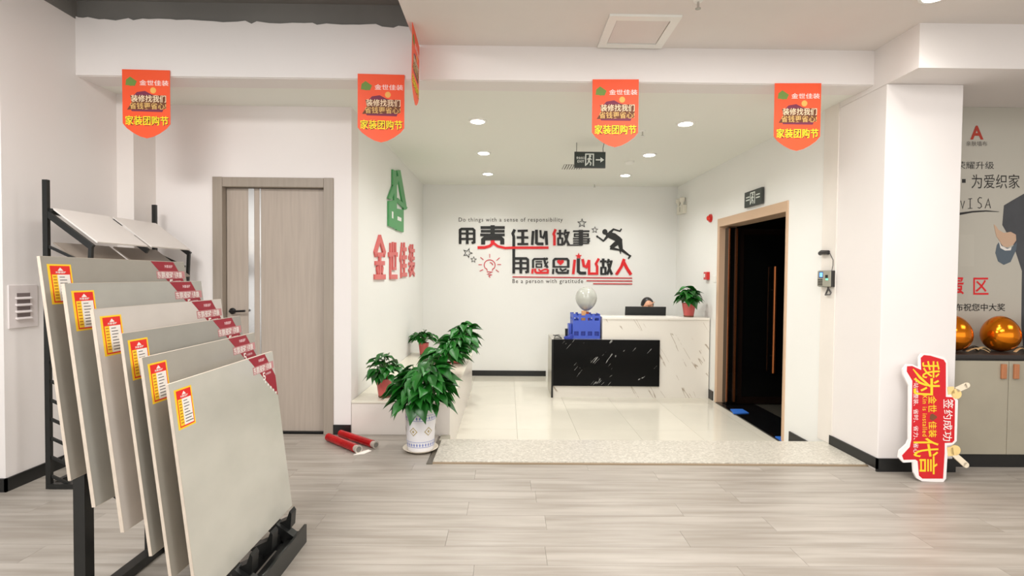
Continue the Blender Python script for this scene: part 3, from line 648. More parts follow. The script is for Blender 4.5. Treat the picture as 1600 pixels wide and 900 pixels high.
# pouch, black cup, wire tray
pch = at(888, 530, Y=6.55)
tag(obj('blue_pouch', MB().prism([(.73, 6.5, .541), (.84, 6.5, .541), (.84, 6.5, .60), (.815, 6.5, .605), (.79, 6.5, .573), (.735, 6.5, .565)], (0, .1, 0)), cbd, bevel=.006), 'deep blue cloth pouch lying against the crate', 'pouch')
tag(obj('blue_folder', box(.80, .838, 6.61, 6.78, .541, .72), cb, bevel=.004), 'blue slotted folder stand squeezed beside the crate', 'folder')
tag(obj('black_cup', MB().lathe([(.016, 0), (.018, .115), (.014, .115)], (.775, 6.68, .541), 14), rblack, smooth=True), 'black cylinder cup behind the blue pouch', 'cup')
wt = MB(); wt.tube([(.60, 6.52, .546), (.655, 6.88, .546), (.70, 6.88, .55), (.70, 6.52, .546), (.60, 6.52, .546)], .005, 6).tube([(.62, 6.85, .55), (.66, 6.7, .56), (.69, 6.55, .55)], .006, 6)
tag(obj('wire_holder', wt, blkm), 'black wire frame lying on the low desk top', 'holder')
# monitor
mo = thing('computer_monitor', (1.87, 6.9, .53), 'black monitor seen from behind over the counter', 'monitor')
a = at(976, 495, Y=6.9); b = at(1041, 479.5, Y=6.9)
obj('display_shell', MB().prism([(a.x, 6.9, .62), (b.x - .01, 6.9, .62), (b.x, 6.9, b.z), (a.x + .012, 6.9, b.z)], (0, .03, 0)), mat('matt_black_plastic', (26, 29, 28), .5), mo, bevel=.004)
obj('screen', box(a.x + .02, b.x - .02, 6.931, 6.933, .64, b.z - .015), mat('screen_glass', (40, 60, 80), .1), mo)
obj('stand', MB().box(1.84, 1.9, 6.915, 6.93, .54, .7).box(1.76, 1.98, 6.85, 6.99, .53, .54), MATS['matt_black_plastic'], mo)

# ------------------------------------------------------------------ receptionist, seated
skin = mat('skin', (214, 160, 130), .5); hair = mat('black_hair', (22, 20, 22), .45, noise=.3, nscale=40); shirt = mat('dark_work_shirt', (40, 42, 50), .8)
pc = at(1012, 470, Y=7.28); PX = pc.x; HT = at(1012, 467, Y=7.28).z
pe = thing('person', (PX, 7.35, TZ), 'seated person bowing the head behind the monitor, black hair, hand on forehead', 'person')
def skinned(name, joints, edges, m, parent, sub=2, root=0):
    me = bpy.data.meshes.new(name); off = wloc(parent)
    me.from_pydata([tuple(Vector(j[0]) - off) for j in joints], edges, []); me.materials.append(m)
    o = bpy.data.objects.new(name, me); COL.objects.link(o); o.parent = parent
    md = o.modifiers.new('skin', 'SKIN'); 
    for i_, j in enumerate(joints):
        sv = me.skin_vertices[0].data[i_]; r_ = j[1]; sv.radius = (r_, r_) if not isinstance(r_, tuple) else r_; sv.use_root = (i_ == root)
    md.use_smooth_shade = True; s = o.modifiers.new('sub', 'SUBSURF'); s.levels = sub; s.render_levels = sub
    return o
hz = HT - .115
J = [((PX, 7.42, .33), (.14, .12)), ((PX, 7.41, .5), (.13, .10)), ((PX, 7.37, .68), (.15, .10)), ((PX, 7.34, .77), (.08, .07)), ((PX, 7.31, .83), (.045, .045)),
     ((PX + .17, 7.36, .73), .055), ((PX + .25, 7.22, .55), .042), ((PX + .08, 7.07, .575), .032),
     ((PX - .17, 7.36, .73), .055), ((PX - .20, 7.14, .58), .042), ((PX - .10, 7.12, .82), .03),
     ((PX + .09, 7.36, .31), .085), ((PX + .10, 7.12, .30), .065), ((PX + .10, 7.14, -.1), .042), ((PX + .10, 7.10, -.15), .04),
     ((PX - .09, 7.36, .31), .085), ((PX - .10, 7.12, .30), .065), ((PX - .10, 7.14, -.1), .042), ((PX - .10, 7.10, -.15), .04)]
skinned('clothed_body', J, [(0, 1), (1, 2), (2, 3), (3, 4), (2, 5), (5, 6), (6, 7), (2, 8), (8, 9), (9, 10), (0, 11), (11, 12), (12, 13), (13, 14), (0, 15), (15, 16), (16, 17), (17, 18)], shirt, pe)
hd = MB(); n_ = 16
def ell(mb, c, rx, ry, rz, nu=18, nv=12, tilt=0, v0=0, v1=1, wob=0):
    rt = Matrix.Rotation(tilt, 3, 'X'); vs = []; fs = []
    for j in range(nv + 1):
        th = math.pi * (v0 + (v1 - v0) * j / nv)
        for k in range(nu):
            a = 2 * math.pi * k / nu; s = 1 + wob * math.sin(5 * a + 3 * th)
            vs.append(Vector(c) + rt @ Vector((rx * math.sin(th) * math.cos(a) * s, ry * math.sin(th) * math.sin(a) * s, rz * math.cos(th))))
    for j in range(nv):
        for k in range(nu): fs.append((j * nu + k, j * nu + (k + 1) % nu, (j + 1) * nu + (k + 1) % nu, (j + 1) * nu + k))
    mb.add(vs, fs)
HC = Vector((PX, 7.28, HT - .115)); TL = R(24)
ell(hd, HC, .074, .092, .112, tilt=TL)
rt = Matrix.Rotation(TL, 3, 'X'); F = lambda x, y, z: HC + rt @ Vector((x, y, z))
head = obj('head', hd, skin, pe, smooth=True)
nb = MB(); nb.tube([F(0, -.088, .01), F(0, -.108, -.025), F(0, -.09, -.035)], .01, 8, [.006, .012, .008]); obj('nose', nb, skin, head, smooth=True)
for s in (-1, 1):
    e_ = MB(); ell(e_, F(s * .075, .005, 0), .008, .018, .028, 10, 6, TL); obj('ear', e_, skin, head, smooth=True)
    e_ = MB(); ell(e_, F(s * .03, -.083, .012), .012, .006, .006, 10, 6, TL); obj('eye', e_, rblack, head, smooth=True)
mb = MB(); ell(mb, F(0, -.086, -.055), .022, .006, .006, 10, 6, TL); obj('mouth', mb, mat('lips', (170, 90, 84), .5), head, smooth=True)
hb = MB(); ell(hb, F(0, .034, .02), .090, .098, .108, 20, 10, TL - R(22), 0, .55, .012); obj('hair', hb, hair, pe, smooth=True)
# hand on the forehead: palm and five bent fingers
hl = F(-.035, -.098, .066)
wr = Vector((PX - .10, 7.12, .82))
skinned('hand', [(wr + Vector((0, 0, -.02)), .024), (wr.lerp(hl, .35), (.026, .02)), (wr.lerp(hl, .8), (.036, .016)), (hl, (.034, .014))], [(0, 1), (1, 2), (2, 3)], skin, pe, 1)
for k, (dx, ln) in enumerate(((-.03, .85), (-.01, 1), (.01, 1.05), (.03, .95))):
    b0 = hl + Vector((dx * .7, 0, .004)); b1 = F(-.03 + dx * 1.3 + .02, -.088, .068 + .022 * ln + dx * .4); b2 = F(-.02 + dx * 1.6 + .04, -.066, .075 + .03 * ln + dx * .3)
    skinned('finger', [(b0, .009), (b1, .009), (b2, .0075)], [(0, 1), (1, 2)], skin, pe, 1)
skinned('thumb', [(wr.lerp(hl, .55), .012), (hl + Vector((.05, -.005, -.03)), .010), (hl + Vector((.065, .008, .0)), .008)], [(0, 1), (1, 2)], skin, pe, 1)
h2 = Vector((PX + .08, 7.07, .565))
skinned('hand', [(h2 + Vector((.03, .02, 0)), .022), (h2 + Vector((-.02, -.03, -.008)), (.034, .014)), (h2 + Vector((-.05, -.05, -.01)), (.034, .013))], [(0, 1), (1, 2)], skin, pe, 1)
for k in range(4):
    b0 = h2 + Vector((-.05 - .012 * (1.5 - k) * .6, -.05 + .014 * (k - 1.5), -.01)); skinned('finger', [(b0, .009), (b0 + Vector((-.03, -.02, .0)), .008), (b0 + Vector((-.05, -.035, -.008)), .007)], [(0, 1), (1, 2)], skin, pe, 1)
st = thing('stool', (PX, 7.42, TZ), 'plain round office stool under the seated person', 'stool')
obj('seat', MB().lathe([(.18, 0), (.19, .02), (.18, .05), (.02, .055)], (PX, 7.42, .145), 24), mat('grey_vinyl', (70, 70, 74), .6), st, smooth=True)
obj('post', MB().tube([(PX, 7.42, TZ + .04), (PX, 7.42, .145)], .025, 12), chrome, st)
obj('foot_ring', MB().lathe([(.2, 0), (.2, .02), (.03, .045)], (PX, 7.42, TZ), 20), blkm, st, smooth=True)

# ------------------------------------------------------------------ plants
leafm = mat('glossy_green_leaf', (26, 104, 26), .38, rnd=.35, nscale=3, noise=.25)
stemm = mat('green_stem', (70, 120, 50), .5)
def leaf_mesh(name, wid, fold, droop):
    vs = []; fs = []; N = 7
    pr_ = [0.02, .62, .95, 1.0, .82, .5, .22, .0]
    for i_ in range(N + 1):
        t_ = i_ / N; x = t_; z = -droop * t_ * t_; ww = wid * pr_[i_]
        back = .1 * max(0, 1 - 4 * t_)
        vs += [(x - back, -ww, z + fold * ww), (x, 0, z), (x - back, ww, z + fold * ww)]
    for i_ in range(N):
        a = i_ * 3; fs += [(a, a + 1, a + 4, a + 3), (a + 1, a + 2, a + 5, a + 4)]
    me = bpy.data.meshes.new(name); me.from_pydata(vs, [], fs); me.materials.append(leafm)
    for p in me.polygons: p.use_smooth = True
    return me
LM = [leaf_mesh('leaf', .3, .5, .25), leaf_mesh('leaf', .34, .35, .4), leaf_mesh('leaf', .27, .6, .12)]
def add_leaf(parent, tip_dir, base, size, roll=0):
    o = bpy.data.objects.new('leaf', random.choice(LM)); COL.objects.link(o); o.parent = parent
    d = Vector(tip_dir).normalized(); up = Vector((0, 0, 1))
    if abs(d.dot(up)) > .95: up = Vector((0, -1, 0))
    yv = up.cross(d).normalized(); zv = d.cross(yv)
    m = Matrix((d, yv, zv)).transposed() @ Matrix.Rotation(roll, 3, 'X')
    o.rotation_euler = m.to_euler(); o.scale = (size, size, size); o.location = Vector(base) - wloc(parent)
    return o
def foliage(root, c, rx, ry, rz, n, ls, low=-.35, stemroot=None, lean=(0, 0)):
    """leaves spread over a dome around c"""
    sm = MB(); sr = Vector(stemroot)
    for k in range(n):
        u = random.uniform(low, 1); a = k * 2.39996 + random.uniform(-.4, .4); rr = math.sqrt(max(0, 1 - u * u)) if u > 0 else 1 - .25 * abs(u)
        q = random.uniform(.55, 1.0)
        off = Vector((math.cos(a) * rr * rx * q, math.sin(a) * rr * ry * q, u * rz * (q if u > 0 else 1)))
        off.x += lean[0] * max(0, u); off.y += lean[1] * max(0, u)
        b = Vector(c) + off
        dirv = Vector((math.cos(a) * (1.1 - .5 * max(u, 0)), math.sin(a) * (1.1 - .5 * max(u, 0)), .45 * u - .45 + random.uniform(-.35, .3)))
        s = ls * random.uniform(.7, 1.2)
        add_leaf(root, dirv, b - dirv.normalized() * s * .35, s, random.uniform(-.5, .5))
        if k % 2 == 0:
            e_ = b - dirv.normalized() * s * .35
            sm.tube([sr, sr.lerp(e_, .5) + Vector((0, 0, .03)), e_], .0035, 5)
    so = obj('stems', sm, stemm, root); so['kind'] = 'stuff'
potm = mat('translucent_pink_pot', (196, 88, 84), .35, noise=.12, nscale=9)
potb = mat('pot_brown_base', (110, 66, 44), .6); soil = mat('potting_soil', (48, 36, 28), .95)
def pink_plant(c, r, hgt, label, n, rx, rz, ls, lean=(0, 0)):
    c = Vector(c); t = thing('potted_pothos', c, label, 'plant', 'leafy plants in pink pots')
    obj('pot', MB().lathe([(r * .7, hgt * .1), (r * .74, hgt * .2), (r * .98, hgt * .97), (r * 1.03, hgt), (r * .9, hgt), (r * .88, hgt * .9)], c, 24), potm, t, smooth=True)
    obj('pot_foot', MB().lathe([(r * .66, 0), (r * .72, hgt * .04), (r * .7, hgt * .12)], c, 24), potb, t, smooth=True)
    obj('soil', MB().lathe([(r * .87, hgt * .88), (r * .5, hgt * .9)], c, 20), soil, t)
    foliage(t, c + Vector((0, 0, hgt * 1.25)), rx, rx, rz, n, ls, -.12, c + Vector((0, 0, hgt * .9)), lean)
    return t
random.seed(11)
pA = at(594, 627, Z=.282); pink_plant((pA.x, 4.42, .282), .075, .165, 'leafy plant in pink pot on the bench front, nearest the camera', 70, .15, .17, .10)
pink_plant((-.66, 5.25, .282), .09, .16, 'leafy plant in pink pot mid bench, mostly hidden behind the tall vase plant', 95, .22, .2, .15, (.12, .1))
pink_plant((-.60, 6.15, .282), .09, .17, 'tall leafy plant far along the bench, right behind the vase plant', 130, .25, .27, .16, (.1, .1))
pC = at(663, 554, Z=.282); pink_plant((pC.x, 6.75, .282), .07, .165, 'small leafy plant in pink pot at the far end of the bench', 60, .17, .13, .11)
pD = at(1076, 497, Y=6.6); pink_plant((pD.x, 6.6, .83), .088, .18, 'leafy plant in pink pot on the reception counter', 50, .15, .16, .15)
# big floor plant
vase = thing('vase_plant', (-.655, 3.9, 0), 'large leafy plant in white patterned vase on the wood floor', 'plant')
V = Vector((-.655, 3.9, 0)); vw = mat('white_glazed_vase', (228, 226, 228), .2); vb = mat('blue_glaze_pattern', (120, 132, 190), .3); vgd = mat('gold_glaze', (176, 160, 120), .3)
obj('saucer', MB().lathe([(.085, 0), (.10, .004), (.13, .022), (.135, .026), (.128, .026), (.1, .012), (.02, .01)], V, 32), mat('cream_saucer', (224, 214, 196), .35), vase, smooth=True)
obj('vase_body', MB().lathe([(.098, .014), (.1, .02), (.103, .05), (.118, .29), (.126, .325), (.13, .332), (.122, .332), (.112, .29)], V, 36), vw, vase, smooth=True)
obj('soil', MB().lathe([(.113, .29), (.05, .295)], V, 20), soil, vase)
vr = lambda z: .103 + (.118 - .103) * (z - .05) / .24
def vband(z0, z1, n, r_add=.0008):
    mb = MB()
    for k in range(n):
        a = 2 * math.pi * k / n; da = math.pi / n * .62; z_m = (z0 + z1) / 2; dz = (z1 - z0) / 2
        pts = [(a - da, z_m), (a, z_m - dz), (a + da, z_m), (a, z_m + dz)]
        mb.add([V + Vector(((vr(z) + r_add) * math.cos(b), (vr(z) + r_add) * math.sin(b), z)) for b, z in pts], [(0, 1, 2, 3)])
    return mb
o = obj('lace_pattern', vband(.052, .082, 30), vb, vase); o = obj('lace_pattern', vband(.255, .285, 30), vb, vase)
for z in (.048, .088, .25, .29): obj('blue_line', MB().lathe([(vr(z) + .001, z), (vr(z + .003) + .001, z + .003)], V, 36), vb, vase)
def vdiamond(mb, a0, da, zc, dz, add):
    n_ = 8; vs = []; fs = []
    for q in range(n_ + 1):
        f = -1 + 2 * q / n_; hh = dz * (1 - abs(f)) + .0005
        for z in (zc - hh, zc + hh): vs.append(V + Vector(((vr(z) + add) * math.cos(a0 + f * da), (vr(z) + add) * math.sin(a0 + f * da), z)))
    for q in range(n_): fs.append((2 * q, 2 * q + 2, 2 * q + 3, 2 * q + 1))
    mb.add(vs, fs)
for k in range(6):
    a0 = R(-50 + 60 * k)
    mb = MB(); vdiamond(mb, a0, .30, .17, .034, .001); obj('gold_motif', mb, vgd, vase)
    mb = MB(); vdiamond(mb, a0, .21, .17, .024, .0016); obj('motif_centre', mb, vw, vase)
    mb = MB(); vdiamond(mb, a0, .10, .17, .013, .0022); obj('motif_mark', mb, vgd, vase)

random.seed(5)
foliage(vase, V + Vector((.0, 0, .44)), .25, .22, .24, 180, .15, -.34, V + Vector((0, 0, .3)), (.05, .0))
pot_leaf = None

# ------------------------------------------------------------------ confetti cannons on the floor
foil = mat('shiny_red_foil', (196, 14, 22), .22, .25, noise=.3, nscale=12); silver = mat('crumpled_silver', (214, 206, 196), .3, .6); gold = mat('gold_print_foil', (236, 190, 120), .4, .5)
def cannon(a, b, r, label):
    a = Vector(a); b = Vector(b); t = thing('confetti_cannon', ((a.x + b.x) / 2, (a.y + b.y) / 2, 0), label, 'party popper', 'red foil tubes on the floor')
    d_ = (b - a).normalized()
    obj('tube', MB().tube([a, b], r, 18), foil, t, smooth=True)
    obj('end_cap', MB().tube([b, b + d_ * .035], r * .86, 18), silver, t, smooth=True)
    obj('rim', MB().tube([b + d_ * .035, b + d_ * .043], r * 1.0, 18), silver, t, smooth=True)
    obj('cap_recess', MB().tube([b + d_ * .043, b + d_ * .044], r * .7, 14), mat('cap_grey', (120, 116, 108), .5), t)
    sd_ = d_.cross(Vector((0, 0, 1))).normalized() 
    for k in (.42, .55, .66, .76):
        p_ = a.lerp(b, k) + Vector((0, 0, r * .72)) - Vector((0, 1, 0)) * r * .66
        mb = MB(); mb.obox(p_ - d_ * .012, p_ + d_ * .012, .012, .003, Vector((0, -.7, .7))); obj('gold_mark', mb, gold, t)
cannon((-1.43, 4.10, .031), (-1.135, 3.84, .031), .031, 'red foil tube lying on the floor nearer the camera')
cannon((-1.365, 4.205, .029), (-1.035, 3.945, .029), .029, 'red foil tube lying on the floor nearer the wall')
tag(obj('paper_scrap', MB().prism([(-1.13, 3.77, .002), (-1.06, 3.79, .002), (-1.02, 3.86, .002), (-1.05, 3.885, .002), (-1.09, 3.84, .002)], (0, 0, .004)), mat('white_paper', (240, 232, 224), .7)), 'torn white paper scrap beside the red tubes', 'paper')

# ------------------------------------------------------------------ leaning cut-out board
MS0 = lambda x, y: (1380 + x / 4.0909, 540 + y / 4.0909)
def MS(x, y):
    px, py = MS0(x, y); dd = ray(px, py); O = Vector((0, 0, EYE))
    P0 = Vector((2.8, 3.34, .003)); nn = Vector((0, -math.cos(R(8)), math.sin(R(8))))
    t_ = (P0 - O).dot(nn) / dd.dot(nn); return O + dd * t_
NS = Vector((0, -math.cos(R(8)), math.sin(R(8))))
bd = thing('cutout_board', MS(300, 870), 'red white-edged cut-out slogan board standing on end against the column', 'sign')
outer = [(228, 75), (245, 50), (300, 50), (388, 74), (410, 100), (414, 305), (455, 316), (478, 350), (470, 610), (448, 632), (408, 640), (412, 690), (402, 850), (385, 872), (250, 868), (215, 848), (195, 810), (190, 745), (130, 748), (98, 715), (105, 670), (150, 630), (163, 600), (165, 260), (130, 190), (125, 150), (150, 118), (190, 120), (230, 140)]
inner = [(240, 78), (260, 60), (300, 64), (386, 90), (400, 112), (400, 328), (442, 330), (459, 352), (454, 606), (440, 620), (393, 622), (392, 690), (382, 850), (250, 850), (228, 830), (220, 738), (205, 728), (130, 730), (120, 702), (170, 648), (180, 600), (186, 225), (150, 165), (152, 132), (185, 130), (242, 156)]
obj('foam_board', shape(MB(), MS, -NS, outer, .012), mat('white_foam_board', (240, 234, 232), .5), bd)
obj('red_face', shape(MB(), MS, NS, inner, .001), mat('red_board_print', (205, 14, 28), .4), bd)
yel = mat('yellow_board_print', (248, 208, 40), .5); whp = mat('white_board_print', (245, 236, 232), .5)
for c_, r_, m_, bo in (('我', (248, 98, 360, 208), yel, .008), ('为', (192, 205, 360, 318), yel, .008), ('代', (192, 590, 352, 712), yel, .008), ('言', (230, 708, 345, 822), yel, .012),
                       ('金', (288, 322, 340, 374), yel, .008), ('世', (288, 378, 340, 426), yel, .008), ('佳', (288, 484, 340, 532), yel, .008), ('装', (288, 536, 340, 586), yel, .008),
                       ('签', (384, 342, 448, 402), whp, .004), ('约', (384, 410, 442, 470), whp, .004), ('成', (382, 476, 440, 540), whp, .004), ('功', (380, 548, 438, 610), whp, .004)):
    obj('character', letters(MB(), c_, MS, NS, r_, .0022, bo, rot=1), m_, bd)
stroke_ = MB(); stroke(stroke_, MS, NS, [(190, 150), (235, 205), (300, 262)], [6, 16, 10], .002); obj('long_stroke', stroke_, yel, bd)
obj('latin_line', letters(MB(), 'Kin is installed', MS, NS, (250, 318, 280, 580), .002, .0, rot=1), yel, bd)
for tx_, a_, b_ in (('一站式整装、', 205, 385), ('省时、', 405, 490), ('省力、', 512, 600), ('省心', 622, 690)):
    obj('small_line', letters(MB(), tx_, MS, NS, (192, a_, 224, b_), .002, .0, rot=1), whp, bd)
obj('house_mark', shape(MB(), MS, NS, [(300, 440), (316, 434), (342, 452), (342, 462), (316, 480), (296, 470)], .002), mat('brown_mark', (120, 70, 40), .6), bd)
hb1 = mat('beige_hand_print', (240, 208, 140), .6); hb2 = mat('pale_sleeve_print', (236, 222, 196), .6)
mb = MB(); stroke(mb, MS, -NS, [(410, 290), (455, 285)], [50, 46], .01); shape(mb, MS, -NS, circ(468, 310, 34, 16, 32), .0105); obj('hand_cutout', mb, hb1, bd)
mb = MB(); stroke(mb, MS, -NS, [(470, 285), (535, 255)], [34, 36], .009); shape(mb, MS, -NS, circ(538, 254, 18, 12), .0095); obj('thumb_cutout', mb, hb2, bd)
mb = MB(); stroke(mb, MS, -NS, [(410, 680), (450, 675)], [56, 56], .01); shape(mb, MS, -NS, circ(462, 670, 33, 16), .0105); obj('hand_cutout', mb, hb1, bd)
mb = MB(); stroke(mb, MS, -NS, [(455, 695), (530, 762)], [34, 36], .009); shape(mb, MS, -NS, circ(532, 764, 18, 12), .0095); obj('thumb_cutout', mb, hb2, bd)

# ------------------------------------------------------------------ right cabinet with eggs, poster behind
dkf = mat('dark_cabinet_frame', (44, 40, 38), .4); cabd = mat('beige_cabinet_door', (166, 159, 141), .5, noise=.07, nscale=4)
cb_ = thing('storage_cabinet', (4.2, 3.78, 0), 'low storage cabinet with beige doors and dark frame at the right', 'cabinet')
CX0 = 3.155; CY = 3.6; CT = .81
obj('carcass', MB().box(CX0, 6.0, CY + .02, 3.965, .09, CT - .03).box(CX0, CX0 + .022, CY, CY + .02, .09, CT - .03), dkf, cb_)
obj('cabinet_top', box(CX0, 6.0, CY - .004, 3.965, CT - .03, CT), dkf, cb_, bevel=.003)
obj('plinth', box(CX0, 6.0, CY + .01, 3.95, 0, .09), blk, cb_)
xs = [CX0 + .03, 3.575, 3.99, 4.40, 4.81]
for k in range(4):
    dd_ = obj('cabinet_door', box(xs[k] + .002, xs[k + 1] - .002, CY, CY + .018, .095, CT - .045), cabd, cb_, bevel=.002)
    hx = xs[k + 1] - .045 if k % 2 == 0 else xs[k] + .045
    obj('handle', box(hx - .018, hx + .018, CY - .016, CY, .64, .745), mat('orange_copper_handle', (184, 122, 84), .4, .2), dd_, bevel=.004)
eggm = mat('polished_gold', (226, 128, 20), .16, .85)
def egg(x, y, s, label):
    prof = []
    for k in range(19):
        th = math.pi * k / 18; z = -math.cos(th); r_ = math.sin(th) * (1 - .10 * z)
        prof.append((max(.001, .118 * s * r_), .135 * s * z))
    return tag(obj('golden_egg', MB().lathe(prof, (x, y, CT + .135 * s), 32), eggm, smooth=True), label, 'egg', 'golden eggs on the cabinet')
egg(at(1489, 522, Y=3.78).x, 3.78, .98, 'golden egg half hidden behind the column edge')
egg(at(1563, 522, Y=3.78).x, 3.78, .98, 'whole golden egg shining in the middle of the cabinet')
egg(at(1637, 522, Y=3.78).x, 3.78, .98, 'golden egg at the far end of the row')
rb = mat('dark_paper_shred', (60, 50, 40), .6); rb2 = mat('tan_paper_shred', (214, 180, 130), .6)
RL = ['dark curled paper strip right of the half hidden golden egg', 'tan paper strip lowest in the front between the first two eggs', 'dark paper strip farthest back between the first two eggs', 'short tan paper strip close to the left side of the whole egg', 'tan paper strip in front between the whole egg and the last', 'dark paper strip behind between the whole egg and the last']
for k, (x, y, a, m_, ln) in enumerate(((1517, 3.74, .1, rb, .12), (1528, 3.70, -.2, rb2, .14), (1522, 3.82, .3, rb, .13), (1536, 3.76, .0, rb2, .1), (1596, 3.72, .25, rb2, .13), (1600, 3.8, -.1, rb, .12))):
    c_ = at(x, 530, Y=y); c_.z = CT
    mb = MB(); pts = [c_ + Vector((math.cos(a) * (q - .5) * ln, math.sin(a) * (q - .5) * ln, .006 + .028 * math.sin(math.pi * q))) for q in (0, .25, .5, .75, 1)]
    for i_ in range(4): mb.obox(pts[i_], pts[i_ + 1], .02, .003)
    tag(obj('gift_ribbon', mb, m_), RL[k], 'ribbon', 'paper strips between the eggs')

YP = 3.968
M7 = lambda x, y: at(1490 + x / 4.736, 170 + y / 4.736, Y=YP)
M8 = lambda x, y: at(1490 + x / 5.627, 340 + y / 5.627, Y=YP)
po = thing('wall_poster_print', (3.9, YP, .82), 'pale promotional wall poster with black and red writing and suited figure', 'poster')
obj('poster_sheet', box(3.125, 6.2, YP, 3.9695, .815, 2.679), mat('pale_grey_poster', (184, 180, 168), .45), po)
ink = mat('black_poster_ink', (36, 34, 32), .6); rink = mat('red_poster_ink', (214, 24, 34), .6); bink = mat('brick_red_ink', (172, 52, 32), .6)
obj('emblem_letter', letters(MB(), 'A', M7, NB, (122, 125, 220, 228), .0015, .03), bink, po)
obj('caption', letters(MB(), '亲肤墙布', M7, NB, (92, 240, 248, 276), .0015, .0), mat('grey_ink', (90, 84, 78), .6), po)
obj('headline', letters(MB(), '荣耀升级', M7, NB, (20, 390, 298, 446), .0015, .0), ink, po)
obj('headline', letters(MB(), '为爱织家', M7, NB, (132, 485, 488, 590), .0015, .0), ink, po)
obj('dot_mark', shape(MB(), M7, NB, [(62, 520), (88, 520), (88, 548), (62, 548)], .0015), ink, po)
mb = MB()
for p in ([(52, 680), (66, 738), (80, 682)], [(108, 668), (136, 664)], [(122, 668), (122, 736)], [(106, 738), (138, 736)], [(208, 660), (192, 656), (180, 670), (182, 690), (202, 704), (206, 724), (192, 736), (178, 730)], [(232, 736), (256, 668), (272, 736)], [(240, 712), (268, 710)]):
    stroke(mb, M7, NB, p, 5, .0015)
stroke(mb, M7, NB, [(40, 778), (140, 762), (240, 756), (335, 762)], [18, 12, 10, 3], .0015); obj('handwritten_word', mb, ink, po)
obj('blank_square', shape(MB(), M8, NB, [(50, 150), (180, 150), (180, 430), (50, 430)], .0006), mat('faint_grey_patch', (188, 184, 172), .6), po)
obj('red_heading', letters(MB(), '蛋', M8, NB, (-40, 525, 90, 675), .0015, .02), rink, po)
obj('red_heading', letters(MB(), '区', M8, NB, (172, 528, 306, 678), .0015, .01), rink, po)
obj('footer_line', letters(MB(), '布祝您中大奖', M8, NB, (10, 755, 452, 822), .0015, .01), ink, po)
suit = mat('grey_suit_print', (70, 72, 76), .6, noise=.2, nscale=6); suit2 = mat('blue_grey_sleeve_print', (84, 96, 106), .6); hand = mat('hand_print', (196, 164, 138), .6)
mb = shape(MB(), M7, NB, [(372, 715), (430, 680), (521, 628), (575, 560), (700, 560), (760, 628), (880, 690), (930, 900), (900, 1820), (520, 1820), (500, 1600), (505, 1200), (440, 1000), (360, 860)], .001); obj('suit_body', mb, suit, po)
obj('printed_collar', shape(MB(), M7, NB, [(585, 570), (690, 570), (640, 760)], .0015), mat('cuff_print', (226, 222, 216), .6), po)
obj('printed_head', shape(shape(MB(), M7, NB, circ(640, 350, 112, 24, 150), .0018), M7, NB, [(600, 460), (680, 460), (690, 580), (590, 580)], .0016), hand, po)
obj('printed_hair', shape(MB(), M7, NB, [(524, 350), (530, 250), (580, 190), (640, 175), (705, 190), (752, 250), (756, 350), (735, 290), (640, 250), (545, 290)], .0024), mat('hair_print', (60, 54, 50), .6), po)
mb = shape(MB(), M8, NB, [(400, 215), (440, 262), (500, 270), (556, 215), (550, 280), (500, 390), (440, 416), (390, 385), (366, 310), (380, 240)], .0016); obj('suit_sleeve', mb, suit2, po)
mb = shape(MB(), M8, NB, [(395, 205), (420, 250), (470, 275), (508, 262), (500, 288), (450, 290), (410, 268)], .002); obj('shirt_cuff', mb, mat('cuff_print', (226, 222, 216), .6), po)
mb = shape(MB(), M8, NB, [(352, 60), (372, 75), (390, 105), (440, 135), (500, 125), (545, 150), (548, 200), (520, 240), (470, 262), (425, 245), (400, 200), (375, 165), (362, 110)], .0024); obj('open_hand', mb, hand, po)

# ------------------------------------------------------------------ tile sample rack (foreground left)
rk = thing('tile_display_rack', (-1.35, 2.2, 0), 'black steel display rack carrying six large slanted tile samples', 'rack')
def bar(mb, a, b, wu=.04, wv=.04): return mb.obox(a, b, wu, wv)
obj('front_post', bar(MB(), (-1.72, 2.08, 0), (-1.72, 2.08, .53), .046, .046), steel, rk)
obj('rear_post', bar(MB(), (-1.72, 2.47, 0), (-1.72, 2.47, .53), .03, .04), steel, rk)
for Y_ in (2.09, 2.47):
    obj('inclined_beam', bar(MB(), (-1.78, Y_, .60), (-1.03, Y_, -.03 + .08), .05, .05), steel, rk)
obj('top_crossbar', bar(MB(), (-1.72, 2.06, .545), (-1.72, 2.49, .545)), steel, rk)
def angle_iron(a, b, s=.055, t=.006):
    mb = MB(); a = Vector(a); b = Vector(b)
    mb.box(a.x - s / 2, a.x + s / 2, a.y, b.y, a.z, a.z + t).box(a.x - s / 2, a.x - s / 2 + t, a.y, b.y, a.z, a.z + s)
    return mb
obj('base_rail', bar(MB(), (-1.66, 1.9, .025), (-1.66, 2.52, .025), .05, .04), steel, rk)
obj('base_rail', bar(MB(), (-1.03, 1.75, .035), (-1.03, 2.53, .035), .05, .05), steel, rk)
obj('base_rail', bar(MB(), (-1.10, 1.75, .06), (-1.10, 2.5, .06), .03, .05), steel, rk)
obj('cross_rail', bar(MB(), (-1.70, 2.47, .02), (-1.02, 2.47, .02), .035, .035), steel, rk)
obj('lower_lip', bar(MB(), (-1.0, 1.9, .045), (-1.0, 2.54, .045), .012, .09), mat('worn_steel', (44, 46, 44), .3, .3), rk)
tops = [(-1.64, 1.395), (-1.555, 1.30), (-1.455, 1.21), (-1.357, 1.125), (-1.287, 1.04), (-1.195, .946)]
cols = [(162, 158, 149), (176, 175, 168), (208, 202, 195), (156, 154, 146), (168, 164, 154), (194, 192, 181)]
edge = mat('tile_biscuit_edge', (216, 202, 186), .7, noise=.1, nscale=20)
Y0, Y1, LN = 1.81, 2.61, .8
